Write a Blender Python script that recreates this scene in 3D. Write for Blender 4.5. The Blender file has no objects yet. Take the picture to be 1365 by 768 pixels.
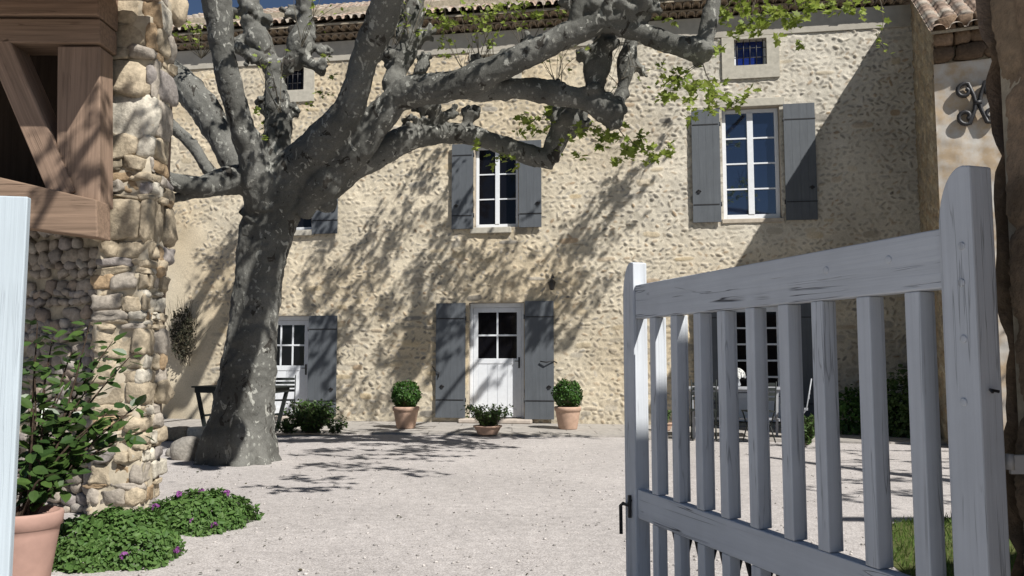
import bpy, math, random
import numpy as np
from mathutils import Vector, Matrix, noise

R = math.radians
rnd = random.Random(7)
nrs = np.random.RandomState(11)

# ------------------------------------------------------------------ camera, sky, sun, exposure
F = 1100.0
PITCH = math.atan(93 / F)
EYE = 1.5
scene = bpy.context.scene
cam_d = bpy.data.cameras.new("camera")
cam_d.lens = 36 * F / 1365
cam_d.clip_end = 2000
cam_d.clip_start = 0.05
cam = bpy.data.objects.new("camera", cam_d)
scene.collection.objects.link(cam)
cam.location = (0, 0, EYE)
cam.rotation_euler = (R(90) + PITCH, 0, 0)
scene.camera = cam

TH = R(9.2)
U = Vector((math.cos(TH), -math.sin(TH), 0))
N = Vector((-math.sin(TH), -math.cos(TH), 0))
SUN = (U * 1.2 + N * 1.0 + Vector((0, 0, 1.65)))
SUNN = SUN.normalized()
elev = math.asin(SUNN.z)
azim = math.atan2(SUNN.x, SUNN.y)
world = bpy.data.worlds.new("World")
scene.world = world
world.use_nodes = True
wn = world.node_tree
bg = wn.nodes["Background"]
sky = wn.nodes.new("ShaderNodeTexSky")
sky.sky_type = 'NISHITA'
sky.sun_disc = False
sky.sun_elevation = elev
sky.sun_rotation = azim
sky.air_density = 0.6
sky.dust_density = 0.1
sky.ozone_density = 1.6
wn.links.new(sky.outputs[0], bg.inputs[0])
bg.inputs[1].default_value = 0.05
sd = bpy.data.lights.new("sun", 'SUN')
sd.energy = 5.0
sd.angle = R(0.5)
sd.color = (1.0, 0.972, 0.93)
sun = bpy.data.objects.new("sun", sd)
scene.collection.objects.link(sun)
sun.location = (20, -20, 30)
sun.rotation_euler = SUNN.to_track_quat('Z', 'Y').to_euler()
scene.view_settings.view_transform = 'Standard'
scene.view_settings.look = 'None'
scene.view_settings.exposure = 0.36
scene.view_settings.gamma = 1.0
scene.view_settings.use_curve_mapping = False
scene.render.engine = 'CYCLES'
scene.cycles.max_bounces = 6
scene.cycles.diffuse_bounces = 2
scene.cycles.use_denoising = True

# ------------------------------------------------------------------ pixel helpers (photo pixels of 1365x768 to world points)
C0 = Vector((0, 0, EYE))
def ray(px, py):
    dx = (px - 682.5) / F
    up = (384 - py) / F
    return Vector((dx, math.cos(PITCH) - math.sin(PITCH) * up, math.sin(PITCH) + math.cos(PITCH) * up))
def pt(px, py, Y):
    d = ray(px, py)
    return C0 + d * (Y / d.y)
def ground(px, py, z=0.0):
    d = ray(px, py)
    return C0 + d * ((z - EYE) / d.z)
F0 = ground(660, 565.7)
def fac(px, py, off=0.0):
    d = ray(px, py)
    t = ((F0 + N * off) - C0).dot(N) / d.dot(N)
    P = C0 + d * t - F0
    return P.dot(U), P.z
def onplane(px, py, p0, n):
    d = ray(px, py)
    return C0 + d * ((p0 - C0).dot(n) / d.dot(n))

# ------------------------------------------------------------------ object helpers
COL = scene.collection
def link(o, parent=None):
    COL.objects.link(o)
    if parent is not None:
        o.parent = parent
    return o
def tag(o, label=None, cat=None, group=None, kind=None):
    if label: o['label'] = label
    if cat: o['category'] = cat
    if group: o['group'] = group
    if kind: o['kind'] = kind
    return o
def thing(name, label, cat, loc=(0, 0, 0), rz=0.0, group=None):
    o = bpy.data.objects.new(name, None)
    o.empty_display_size = 0.2
    o.location = loc
    o.rotation_euler = (0, 0, rz)
    link(o)
    return tag(o, label, cat, group)
def part_empty(name, parent, loc=(0, 0, 0), label=None):
    o = bpy.data.objects.new(name, None)
    o.location = loc
    link(o, parent)
    if label: o['label'] = label
    return o
def copy_tree(o, parent=None):
    c = o.copy()
    COL.objects.link(c)
    c.parent = parent
    for ch in list(o.children):
        copy_tree(ch, c)
    return c

class MB:
    def __init__(self):
        self.v = []; self.f = []; self.s = []
    def add(self, vs, fs, smooth=False):
        o = len(self.v)
        self.v.extend([tuple(p) for p in vs])
        for f in fs:
            self.f.append(tuple(i + o for i in f)); self.s.append(smooth)
    def box(self, c, size, rot=None):
        c = Vector(c); h = Vector(size) / 2
        vs = []
        for z in (-1, 1):
            for y in (-1, 1):
                for x in (-1, 1):
                    p = Vector((x * h.x, y * h.y, z * h.z))
                    if rot is not None: p = rot @ p
                    vs.append(c + p)
        self.add(vs, [(0, 2, 3, 1), (4, 5, 7, 6), (0, 1, 5, 4), (2, 6, 7, 3), (0, 4, 6, 2), (1, 3, 7, 5)])
        return self
    def bb(self, x0, x1, y0, y1, z0, z1):
        return self.box(((x0 + x1) / 2, (y0 + y1) / 2, (z0 + z1) / 2), (abs(x1 - x0), abs(y1 - y0), abs(z1 - z0)))
    def beam(self, p0, p1, w, d, up=Vector((0, 1, 0))):
        p0 = Vector(p0); p1 = Vector(p1)
        t = (p1 - p0).normalized()
        a = t.cross(up).normalized(); b = a.cross(t).normalized()
        vs = []
        for p in (p0, p1):
            for sa, sb in ((-1, -1), (1, -1), (1, 1), (-1, 1)):
                vs.append(p + a * sa * w / 2 + b * sb * d / 2)
        self.add(vs, [(0, 1, 2, 3), (7, 6, 5, 4), (0, 4, 5, 1), (1, 5, 6, 2), (2, 6, 7, 3), (3, 7, 4, 0)])
        return self
    def tube(self, pts, rad, n=8, cap=True, smooth=True, jit=0.0):
        pts = [Vector(p) for p in pts]
        if not hasattr(rad, '__len__'): rad = [rad] * len(pts)
        vs = []; fs = []
        prev = None
        for i, p in enumerate(pts):
            t = (pts[min(i + 1, len(pts) - 1)] - pts[max(i - 1, 0)])
            if t.length < 1e-9: t = Vector((0, 0, 1))
            t.normalize()
            if prev is None:
                a = t.orthogonal().normalized()
            else:
                a = (prev - t * prev.dot(t))
                a = a.normalized() if a.length > 1e-6 else t.orthogonal().normalized()
            prev = a
            b = t.cross(a)
            for k in range(n):
                an = 2 * math.pi * k / n
                r = rad[i] * (1 + (rnd.uniform(-jit, jit) if jit else 0))
                vs.append(p + (a * math.cos(an) + b * math.sin(an)) * r)
        for i in range(len(pts) - 1):
            for k in range(n):
                fs.append((i * n + k, i * n + (k + 1) % n, (i + 1) * n + (k + 1) % n, (i + 1) * n + k))
        if cap:
            fs.append(tuple(range(n - 1, -1, -1))); fs.append(tuple((len(pts) - 1) * n + k for k in range(n)))
        self.add(vs, fs, smooth)
        return self
    def lathe(self, c, prof, n=28, smooth=True):
        c = Vector(c); vs = []; fs = []
        for (r, z) in prof:
            for k in range(n):
                a = 2 * math.pi * k / n
                vs.append(c + Vector((r * math.cos(a), r * math.sin(a), z)))
        for i in range(len(prof) - 1):
            for k in range(n):
                fs.append((i * n + k, i * n + (k + 1) % n, (i + 1) * n + (k + 1) % n, (i + 1) * n + k))
        fs.append(tuple(range(n - 1, -1, -1)))
        fs.append(tuple((len(prof) - 1) * n + k for k in range(n)))
        self.add(vs, fs, smooth)
        return self
    def prism(self, poly, ex):
        """poly: list of 3D points, ex: extrusion vector"""
        n = len(poly); ex = Vector(ex)
        vs = [Vector(p) for p in poly] + [Vector(p) + ex for p in poly]
        fs = [tuple(range(n - 1, -1, -1)), tuple(range(n, 2 * n))]
        for i in range(n):
            j = (i + 1) % n
            fs.append((i, j, n + j, n + i))
        self.add(vs, fs)
        return self
    def sphere(self, c, r, seg=10, rings=7):
        prof = [(max(1e-4, math.sin(math.pi * i / rings)) * r, -math.cos(math.pi * i / rings) * r) for i in range(rings + 1)]
        return self.lathe(c, prof, seg)
    def build(self, name, mat, parent=None, bevel=0.0, attr=None, fixn=False):
        me = bpy.data.meshes.new(name)
        me.from_pydata(self.v, [], self.f)
        me.polygons.foreach_set("use_smooth", self.s)
        if attr is not None:
            ca = me.color_attributes.new("tint", 'FLOAT_COLOR', 'POINT')
            arr = np.ones((len(self.v), 4), dtype=np.float32); arr[:, :3] = attr
            ca.data.foreach_set("color", arr.ravel())
        me.materials.append(mat)
        me.update()
        o = bpy.data.objects.new(name, me)
        link(o, parent)
        if fixn:
            import bmesh
            bm = bmesh.new(); bm.from_mesh(me); bmesh.ops.recalc_face_normals(bm, faces=bm.faces); bm.to_mesh(me); bm.free()
        if bevel > 0:
            b = o.modifiers.new("bevel", 'BEVEL'); b.width = bevel; b.segments = 2; b.limit_method = 'ANGLE'; b.angle_limit = R(40)
        return o

def np_mesh(name, verts, faces, mat, parent=None, tint=None, smooth=True):
    """faces: (n,k) int array"""
    me = bpy.data.meshes.new(name)
    verts = np.asarray(verts, dtype=np.float32); faces = np.asarray(faces, dtype=np.int32)
    n, k = faces.shape
    me.vertices.add(len(verts)); me.vertices.foreach_set("co", verts.ravel())
    me.loops.add(n * k); me.loops.foreach_set("vertex_index", faces.ravel())
    me.polygons.add(n)
    me.polygons.foreach_set("loop_start", np.arange(n, dtype=np.int32) * k)
    me.polygons.foreach_set("loop_total", np.full(n, k, dtype=np.int32))
    me.polygons.foreach_set("use_smooth", np.full(n, smooth, dtype=bool))
    me.update(calc_edges=True)
    if tint is not None:
        ca = me.color_attributes.new("tint", 'FLOAT_COLOR', 'POINT')
        arr = np.ones((len(verts), 4), dtype=np.float32); arr[:, :3] = tint
        ca.data.foreach_set("color", arr.ravel())
    me.materials.append(mat)
    me.validate()
    o = bpy.data.objects.new(name, me)
    return link(o, parent)

# ------------------------------------------------------------------ materials
def new_mat(name):
    m = bpy.data.materials.new(name); m.use_nodes = True
    nt = m.node_tree
    b = nt.nodes["Principled BSDF"]
    return m, nt, b
def nd(nt, typ, **kw):
    n = nt.nodes.new(typ)
    for k, v in kw.items():
        if k in n.inputs: n.inputs[k].default_value = v
        else: setattr(n, k, v)
    return n
def coords(nt, scale=(1, 1, 1), kind='Object', rot=(0, 0, 0)):
    tc = nt.nodes.new("ShaderNodeTexCoord"); mp = nt.nodes.new("ShaderNodeMapping")
    mp.inputs["Scale"].default_value = scale
    mp.inputs["Rotation"].default_value = rot
    nt.links.new(tc.outputs[kind], mp.inputs[0])
    return mp.outputs[0]
def ramp(nt, fac_, stops, interp='LINEAR'):
    r = nt.nodes.new("ShaderNodeValToRGB"); r.color_ramp.interpolation = interp
    e = r.color_ramp.elements
    while len(e) < len(stops): e.new(0.5)
    for i, (p, c) in enumerate(stops):
        e[i].position = p; e[i].color = (c[0], c[1], c[2], 1) if hasattr(c, '__len__') else (c, c, c, 1)
    nt.links.new(fac_, r.inputs[0]); return r.outputs[0]
def noise_n(nt, vec, scale, detail=4, rough=0.55, dist=0.0):
    n = nd(nt, "ShaderNodeTexNoise", Scale=scale, Detail=detail, Roughness=rough, Distortion=dist)
    nt.links.new(vec, n.inputs["Vector"]); return n.outputs["Fac"]
def mix(nt, f, a, b, mode='MIX'):
    m = nt.nodes.new("ShaderNodeMix"); m.data_type = 'RGBA'; m.blend_type = mode
    if isinstance(f, (int, float)): m.inputs[0].default_value = f
    else: nt.links.new(f, m.inputs[0])
    for i, x in ((6, a), (7, b)):
        if hasattr(x, 'is_output') or hasattr(x, 'links'): nt.links.new(x, m.inputs[i])
        else: m.inputs[i].default_value = (*x[:3], 1)
    return m.outputs[2]
def bump(nt, h, strength, dist, prev=None):
    b = nt.nodes.new("ShaderNodeBump"); b.inputs["Strength"].default_value = strength; b.inputs["Distance"].default_value = dist
    nt.links.new(h, b.inputs["Height"])
    if prev is not None: nt.links.new(prev, b.inputs["Normal"])
    return b.outputs[0]

def mat_tint(name, nscale=40, amt=0.35, bumps=0.4, bdist=0.006, rough=0.9, big=1.2, bigamt=0.25):
    m, nt, b = new_mat(name)
    at = nt.nodes.new("ShaderNodeAttribute"); at.attribute_name = "tint"
    v = coords(nt)
    n1 = noise_n(nt, v, nscale, 5, 0.65)
    n2 = noise_n(nt, v, big, 4, 0.6)
    c = mix(nt, 1.0, at.outputs["Color"], ramp(nt, n1, [(0.3, 1 - amt), (0.7, 1 + amt)]), 'MULTIPLY')
    c = mix(nt, 1.0, c, ramp(nt, n2, [(0.3, (1 - bigamt,) * 3), (0.7, (1 + bigamt * .6, 1 + bigamt * .55, 1 + bigamt * .45))]), 'MULTIPLY')
    nt.links.new(c, b.inputs["Base Color"])
    b.inputs["Roughness"].default_value = rough
    b.inputs["Specular IOR Level"].default_value = 0.2
    nt.links.new(bump(nt, n1, bumps, bdist), b.inputs["Normal"])
    return m
def mat_plain(name, col, rough=0.6, spec=0.4, nscale=0, amt=0.2, bumps=0.0, metal=0.0, col2=None):
    m, nt, b = new_mat(name)
    b.inputs["Base Color"].default_value = (*col, 1)
    b.inputs["Roughness"].default_value = rough
    b.inputs["Specular IOR Level"].default_value = spec
    b.inputs["Metallic"].default_value = metal
    if nscale:
        v = coords(nt); n1 = noise_n(nt, v, nscale, 5, 0.6)
        if col2 is None:
            c = mix(nt, 1.0, col, ramp(nt, n1, [(0.3, 1 - amt), (0.7, 1 + amt)]), 'MULTIPLY')
        else:
            c = mix(nt, ramp(nt, n1, [(0.38, 0), (0.62, 1)]), col, col2)
        nt.links.new(c, b.inputs["Base Color"])
        if bumps: nt.links.new(bump(nt, n1, bumps, 0.01), b.inputs["Normal"])
    return m
def mat_wood(name, col, dark, grain=(1, 1, 0.06), nscale=30, crack=0.5, lo=0.86, rough=0.7, spec=0.25, fleck=None, bumpd=0.004, dirt=0.25):
    """painted or bare timber; grain = scale vector (small along the fibre)"""
    m, nt, b = new_mat(name)
    v = coords(nt, grain); v0 = coords(nt)
    n1 = noise_n(nt, v, nscale, 6, 0.6, 0.3)
    n2 = noise_n(nt, v0, 3.0, 4, 0.6)
    n3 = noise_n(nt, v, nscale * 0.45, 3, 0.5, 0.8)
    c = mix(nt, ramp(nt, n1, [(0.3, 0), (0.75, 1)]), tuple(x * lo for x in col), col)
    c = mix(nt, ramp(nt, n2, [(0.35, 0.0), (0.8, dirt)]), c, tuple(x * 0.6 for x in col))
    # cracks: thin band of a stretched noise
    ck = ramp(nt, n3, [(0.490, 0.0), (0.498, 1.0), (0.502, 1.0), (0.510, 0.0)])
    gate_ = ramp(nt, noise_n(nt, v0, 2.2, 2, 0.5), [(0.47, 0.0), (0.56, crack)])
    mm = nt.nodes.new("ShaderNodeMath"); mm.operation = 'MULTIPLY'
    nt.links.new(ck, mm.inputs[0]); nt.links.new(gate_, mm.inputs[1])
    c = mix(nt, mm.outputs[0], c, dark)
    if fleck:
        fl = ramp(nt, noise_n(nt, v, nscale * 2.5, 3, 0.6), [(0.70, 0), (0.73, 0.75)])
        c = mix(nt, fl, c, fleck)
    nt.links.new(c, b.inputs["Base Color"])
    b.inputs["Roughness"].default_value = rough
    b.inputs["Specular IOR Level"].default_value = spec
    inv = nt.nodes.new("ShaderNodeMath"); inv.operation = 'MULTIPLY_ADD'
    nt.links.new(mm.outputs[0], inv.inputs[0]); inv.inputs[1].default_value = -1.2; nt.links.new(n1, inv.inputs[2])
    nt.links.new(bump(nt, inv.outputs[0], 0.6, bumpd), b.inputs["Normal"])
    return m
def mat_leaf(name, c1, c2, scale=6, rough=0.5, trans=0.35, spec=0.3):
    m, nt, b = new_mat(name)
    g = nt.nodes.new("ShaderNodeNewGeometry")
    v = coords(nt)
    n = noise_n(nt, v, scale, 3, 0.6)
    c = mix(nt, g.outputs["Random Per Island"], c1, c2)
    c = mix(nt, 1.0, c, ramp(nt, n, [(0.3, 0.7), (0.7, 1.2)]), 'MULTIPLY')
    nt.links.new(c, b.inputs["Base Color"])
    b.inputs["Roughness"].default_value = rough
    b.inputs["Specular IOR Level"].default_value = spec
    tr = nt.nodes.new("ShaderNodeBsdfTranslucent"); nt.links.new(c, tr.inputs["Color"])
    ms = nt.nodes.new("ShaderNodeMixShader"); ms.inputs[0].default_value = trans
    out = nt.nodes["Material Output"]
    nt.links.new(b.outputs[0], ms.inputs[1]); nt.links.new(tr.outputs[0], ms.inputs[2]); nt.links.new(ms.outputs[0], out.inputs["Surface"])
    return m

M = {}
M['rubble'] = mat_tint('rubble_wall', 34, 0.16, 0.5, 0.010, big=0.7, bigamt=0.16)
M['pillar_stone'] = mat_tint('pillar_stone', 22, 0.28, 0.7, 0.02, big=2.2, bigamt=0.3)
M['tile'] = mat_tint('roof_tile', 18, 0.35, 0.5, 0.01, big=1.5, bigamt=0.3)
M['mortar'] = mat_plain('mortar', (0.36, 0.31, 0.23), 0.95, 0.1, 14, 0.3, 0.8)
M['mortar_pale'] = mat_plain('lime_mortar', (0.47, 0.41, 0.31), 0.95, 0.1, 9, 0.22, 0.9)
M['band'] = mat_plain('cornice_render', (0.42, 0.39, 0.33), 0.95, 0.1, 5, 0.12, 0.3)
M['reveal'] = mat_plain('lime_reveal', (0.47, 0.41, 0.33), 0.9, 0.1, 7, 0.2, 0.4)
M['surround'] = mat_plain('dressed_stone', (0.46, 0.43, 0.36), 0.9, 0.15, 9, 0.15, 0.4)
M['frame'] = mat_plain('white_joinery', (0.74, 0.76, 0.78), 0.45, 0.4, 12, 0.05)
M['glass'] = mat_plain('dark_glass', (0.006, 0.006, 0.008), 0.05, 0.3)
M['glass_sky'] = mat_plain('sky_glass', (0.006, 0.012, 0.03), 0.03, 1.0)  # blue base tint stands in for the sky's reflection
M['glass_sky'].node_tree.nodes["Principled BSDF"].inputs["IOR"].default_value = 1.75
M['blue'] = mat_plain('blue_pane', (0.01, 0.025, 0.16), 0.1, 0.6)
M['iron'] = mat_plain('black_iron', (0.018, 0.017, 0.018), 0.5, 0.5, 30, 0.3, 0.3)
M['shutter'] = mat_wood('grey_shutter', (0.125, 0.137, 0.150), (0.05, 0.055, 0.06), (1, 1, 0.08), 22, 0.2, 0.8, 0.6, 0.3, bumpd=0.002, dirt=0.5)
M['terracotta'] = mat_plain('terracotta', (0.47, 0.32, 0.235), 0.85, 0.2, 9, 0.16, 0.2)
M['terracotta_pink'] = mat_plain('terracotta_pink', (0.40, 0.25, 0.20), 0.85, 0.2, 6, 0.14, 0.2)
M['soil'] = mat_plain('soil', (0.05, 0.035, 0.025), 1.0, 0.1, 40, 0.4, 0.8)
M['garden_wood'] = mat_plain('dark_green_wood', (0.018, 0.022, 0.02), 0.6, 0.3, 20, 0.3)
M['zinc'] = mat_plain('zinc', (0.33, 0.34, 0.36), 0.45, 0.5, 10, 0.15)
M['step'] = mat_plain('step_stone', (0.47, 0.41, 0.35), 0.9, 0.15, 9, 0.15, 0.4)
M['gate_h'] = mat_wood('grey_white_paint_horizontal', (0.66, 0.69, 0.72), (0.06, 0.06, 0.065), (0.03, 1, 1), 42, 1.0, 0.84, 0.75, 0.15, fleck=(0.24, 0.23, 0.21), dirt=0.4)
M['gate_v'] = mat_wood('grey_white_paint_vertical', (0.66, 0.69, 0.72), (0.08, 0.08, 0.085), (1, 1, 0.03), 42, 0.5, 0.84, 0.75, 0.15, fleck=(0.24, 0.23, 0.21), dirt=0.45)
M['gate_white'] = mat_wood('white_paint_vertical', (0.52, 0.59, 0.63), (0.22, 0.25, 0.27), (1, 1, 0.02), 70, 0.25, 0.86, 0.6, 0.25, fleck=(0.52, 0.55, 0.57))
M['timber_h'] = mat_wood('timber_horizontal', (0.34, 0.235, 0.165), (0.05, 0.03, 0.02), (0.03, 1, 1), 30, 0.5, 0.5, 0.8, 0.15, bumpd=0.008)
M['timber_v'] = mat_wood('timber_vertical', (0.36, 0.25, 0.18), (0.06, 0.04, 0.03), (1, 1, 0.03), 30, 0.5, 0.5, 0.8, 0.15, bumpd=0.008)
M['leaf_plane'] = mat_leaf('plane_leaf', (0.20, 0.27, 0.045), (0.32, 0.38, 0.08), 4, 0.55, 0.45)
M['leaf_box'] = mat_leaf('box_leaf', (0.025, 0.075, 0.012), (0.06, 0.13, 0.02), 9, 0.45, 0.2)
M['leaf_ground'] = mat_leaf('cranesbill_leaf', (0.065, 0.14, 0.03), (0.13, 0.22, 0.06), 9, 0.55, 0.3)
M['leaf_shrub'] = mat_leaf('shrub_leaf', (0.03, 0.065, 0.018), (0.075, 0.13, 0.03), 9, 0.35, 0.2, 0.5)
M['leaf_dark'] = mat_leaf('dry_creeper', (0.03, 0.035, 0.02), (0.07, 0.06, 0.035), 9, 0.6, 0.1)
M['leaf_fern'] = mat_leaf('feathery_leaf', (0.04, 0.08, 0.02), (0.11, 0.17, 0.05), 9, 0.5, 0.25)
M['grass'] = mat_leaf('grass_blade', (0.07, 0.13, 0.025), (0.15, 0.22, 0.05), 3, 0.6, 0.3)
M['purple'] = mat_leaf('purple_petal', (0.22, 0.05, 0.22), (0.34, 0.12, 0.34), 9, 0.6, 0.3)
M['white_petal'] = mat_leaf('white_petal', (0.7, 0.7, 0.68), (0.8, 0.8, 0.76), 9, 0.6, 0.3)
M['twig'] = mat_plain('twig_bark', (0.11, 0.095, 0.07), 0.8, 0.2, 20, 0.3)
M['plate'] = mat_plain('pale_plate', (0.45, 0.44, 0.42), 0.5, 0.4, 10, 0.1)

def mat_bark():
    m, nt, b = new_mat('plane_bark')
    v = coords(nt); vs = coords(nt, (1, 1, 0.65))
    big = noise_n(nt, v, 1.2, 4, 0.6)
    n1 = noise_n(nt, vs, 7.5, 5, 0.6, 0.8)
    n2 = noise_n(nt, vs, 5.0, 5, 0.6, 0.7)
    n3 = noise_n(nt, v, 60, 5, 0.7)
    c = mix(nt, ramp(nt, big, [(0.35, 0), (0.65, 1)]), (0.10, 0.099, 0.088), (0.195, 0.192, 0.172))
    c = mix(nt, ramp(nt, n1, [(0.61, 0), (0.62, 1)]), c, (0.40, 0.395, 0.35))      # pale flaked patches, lightened further to stand in for sunlit spots
    c = mix(nt, ramp(nt, n2, [(0.375, 1), (0.385, 0)]), c, (0.055, 0.05, 0.043))      # old dark plates
    vo = nd(nt, "ShaderNodeTexVoronoi", Scale=13.0); nt.links.new(vs, vo.inputs["Vector"])
    sp = nt.nodes.new("ShaderNodeMath"); sp.operation = 'MULTIPLY'
    nt.links.new(ramp(nt, vo.outputs["Distance"], [(0.20, 0.85), (0.24, 0.0)]), sp.inputs[0]); nt.links.new(ramp(nt, noise_n(nt, v, 2.4, 3, 0.6), [(0.48, 0.05), (0.58, 1.0)]), sp.inputs[1])
    c = mix(nt, sp.outputs[0], c, (0.34, 0.34, 0.30))  # little round scales
    c = mix(nt, 1.0, c, ramp(nt, n3, [(0.3, 0.7), (0.7, 1.2)]), 'MULTIPLY')
    nt.links.new(c, b.inputs["Base Color"])
    b.inputs["Roughness"].default_value = 0.85
    b.inputs["Specular IOR Level"].default_value = 0.2
    x = bump(nt, n1, 0.5, 0.03)
    x = bump(nt, n2, 0.5, 0.03, x)
    x = bump(nt, n3, 0.8, 0.02, x)
    nt.links.new(x, b.inputs["Normal"])
    return m
M['bark'] = mat_bark()
def mat_gravel():
    m, nt, b = new_mat('gravel')
    v = coords(nt)
    vo = nd(nt, "ShaderNodeTexVoronoi", Scale=105.0); nt.links.new(v, vo.inputs["Vector"])
    vo2 = nd(nt, "ShaderNodeTexVoronoi", Scale=28.0); nt.links.new(v, vo2.inputs["Vector"])
    sep = nt.nodes.new("ShaderNodeSeparateColor"); nt.links.new(vo.outputs["Color"], sep.inputs[0])
    c = ramp(nt, sep.outputs[0], [(0.0, (0.30, 0.275, 0.26)), (0.3, (0.41, 0.38, 0.36)), (0.75, (0.48, 0.445, 0.42)), (1.0, (0.58, 0.545, 0.52))])
    big = noise_n(nt, v, 0.55, 5, 0.6)
    c = mix(nt, 1.0, c, ramp(nt, big, [(0.3, 0.86), (0.7, 1.08)]), 'MULTIPLY')
    mid = noise_n(nt, v, 9, 4, 0.6)
    c = mix(nt, 1.0, c, ramp(nt, mid, [(0.3, 0.85), (0.7, 1.1)]), 'MULTIPLY')
    nt.links.new(c, b.inputs["Base Color"])
    b.inputs["Roughness"].default_value = 0.95; b.inputs["Specular IOR Level"].default_value = 0.1
    x = bump(nt, vo.outputs["Distance"], 0.3, 0.006)
    x = bump(nt, vo2.outputs["Distance"], 0.15, 0.01, x)
    x = bump(nt, mid, 0.2, 0.02, x)
    nt.links.new(x, b.inputs["Normal"])
    return m
M['gravel'] = mat_gravel()
def mat_slab():
    m, nt, b = new_mat('pale_paving')
    v = coords(nt)
    br = nd(nt, "ShaderNodeTexBrick", Scale=1.0)
    br.inputs["Color1"].default_value = (0.40, 0.37, 0.33, 1); br.inputs["Color2"].default_value = (0.34, 0.315, 0.285, 1)
    br.inputs["Mortar"].default_value = (0.2, 0.18, 0.16, 1); br.inputs["Mortar Size"].default_value = 0.012
    br.inputs["Brick Width"].default_value = 1.1; br.inputs["Row Height"].default_value = 0.62
    nt.links.new(v, br.inputs["Vector"])
    n = noise_n(nt, v, 12, 5, 0.6)
    c = mix(nt, 1.0, br.outputs["Color"], ramp(nt, n, [(0.3, 0.75), (0.7, 1.15)]), 'MULTIPLY')
    nt.links.new(c, b.inputs["Base Color"]); b.inputs["Roughness"].default_value = 0.9
    nt.links.new(bump(nt, n, 0.4, 0.01), b.inputs["Normal"])
    return m
M['slab'] = mat_slab()

# ------------------------------------------------------------------ leaf scattering
def leaf_shape(kind):
    if kind == 'plane':
        out = [(0, 0), (.16, -.05), (.42, .12), (.30, .30), (.52, .55), (.24, .58), (0, 1.0), (-.24, .58), (-.52, .55), (-.30, .30), (-.42, .12), (-.16, -.05)]
    elif kind == 'ovate':
        out = [(0, 0), (.22, .16), (.31, .42), (.20, .74), (0, 1.0), (-.20, .74), (-.31, .42), (-.22, .16)]
    elif kind == 'round':
        out = [(0, 0), (.36, .12), (.45, .5), (.3, .85), (0, .95), (-.3, .85), (-.45, .5), (-.36, .12)]
    else:  # blade
        out = [(-.05, 0), (.05, 0), (.04, .5), (0, 1.0), (-.04, .5)]
    v = [(0, .42, 0.0)] + [(x, y, 0.10 * abs(x) * 2) for x, y in out]
    n = len(out)
    f = [(0, 1 + i, 1 + (i + 1) % n) for i in range(n)]
    return np.array(v, dtype=np.float64), np.array(f, dtype=np.int32)
def scatter(name, kind, P, Nrm, size, mat, parent=None, up=None, droop=0.0):
    """one mesh of leaves at points P facing Nrm"""
    bv, bf = leaf_shape(kind)
    P = np.asarray(P, float); Nn = np.asarray(Nrm, float)
    Nn = Nn / (np.linalg.norm(Nn, axis=1)[:, None] + 1e-9)
    n = len(P)
    t = nrs.normal(size=(n, 3)) if up is None else np.asarray(up, float) + nrs.normal(size=(n, 3)) * 0.35
    t[:, 2] -= droop
    t = t - (t * Nn).sum(1)[:, None] * Nn
    t = t / (np.linalg.norm(t, axis=1)[:, None] + 1e-9)
    s = np.cross(t, Nn)
    sz = np.asarray(size, float).reshape(-1, 1, 1) * np.ones((n, 1, 1))
    V = P[:, None, :] + sz * (bv[None, :, 0:1] * s[:, None, :] + bv[None, :, 1:2] * t[:, None, :] + bv[None, :, 2:3] * Nn[:, None, :])
    Fc = bf[None] + (np.arange(n) * len(bv))[:, None, None]
    return np_mesh(name, V.reshape(-1, 3), Fc.reshape(-1, 3), mat, parent, None, False)

ico_cache = {}
def ico(sub=2):
    if sub in ico_cache: return ico_cache[sub]
    import bmesh
    bm = bmesh.new(); bmesh.ops.create_icosphere(bm, subdivisions=sub, radius=1)
    v = np.array([p.co[:] for p in bm.verts]); f = np.array([[q.index for q in p.verts] for p in bm.faces])
    bm.free(); ico_cache[sub] = (v, f); return v, f
class Stones:
    def __init__(self): self.V = []; self.F = []; self.T = []; self.n = 0
    def add(self, c, rad, ax, col, box=0.5, rough=0.08, sub=2):
        """ax: 3x3 rows = axes"""
        v, f = ico(sub)
        p = np.sign(v) * np.abs(v) ** (1 - box * 0.55)
        m = np.abs(p).max(1)[:, None]
        p = p * (1 - box * .25) + (p / m) * (box * .25)
        ph = nrs.uniform(0, 6.28, 6); fr = nrs.uniform(1.5, 4.5, 6)
        d = np.sin(v[:, 0] * fr[0] + ph[0]) * np.sin(v[:, 1] * fr[1] + ph[1]) + np.sin(v[:, 2] * fr[2] + ph[2]) * np.sin(v[:, 0] * fr[3] + ph[3]) + .5 * np.sin(v[:, 1] * fr[4] * 2 + ph[4]) * np.sin(v[:, 2] * fr[5] * 2 + ph[5])
        p = p * (1 + rough * d)[:, None]
        w = np.asarray(c, float) + (p * np.asarray(rad, float)) @ np.asarray(ax, float)
        self.V.append(w); self.F.append(f + self.n); self.n += len(w)
        self.T.append(np.tile(np.asarray(col, float), (len(w), 1)))
    def build(self, name, mat, parent=None):
        return np_mesh(name, np.vstack(self.V), np.vstack(self.F), mat, parent, np.vstack(self.T), True)
def stone_col(warm=0.5):
    r = rnd.random()
    if r < 0.5: c = (0.43, 0.36, 0.26)
    elif r < 0.62: c = (0.40, 0.29, 0.18)
    elif r < 0.80: c = (0.36, 0.32, 0.27)
    elif r < 0.85: c = (0.30, 0.27, 0.25)
    else: c = (0.52, 0.48, 0.40)
    k = rnd.uniform(0.8, 1.15)
    return tuple(x * k for x in c)
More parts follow.
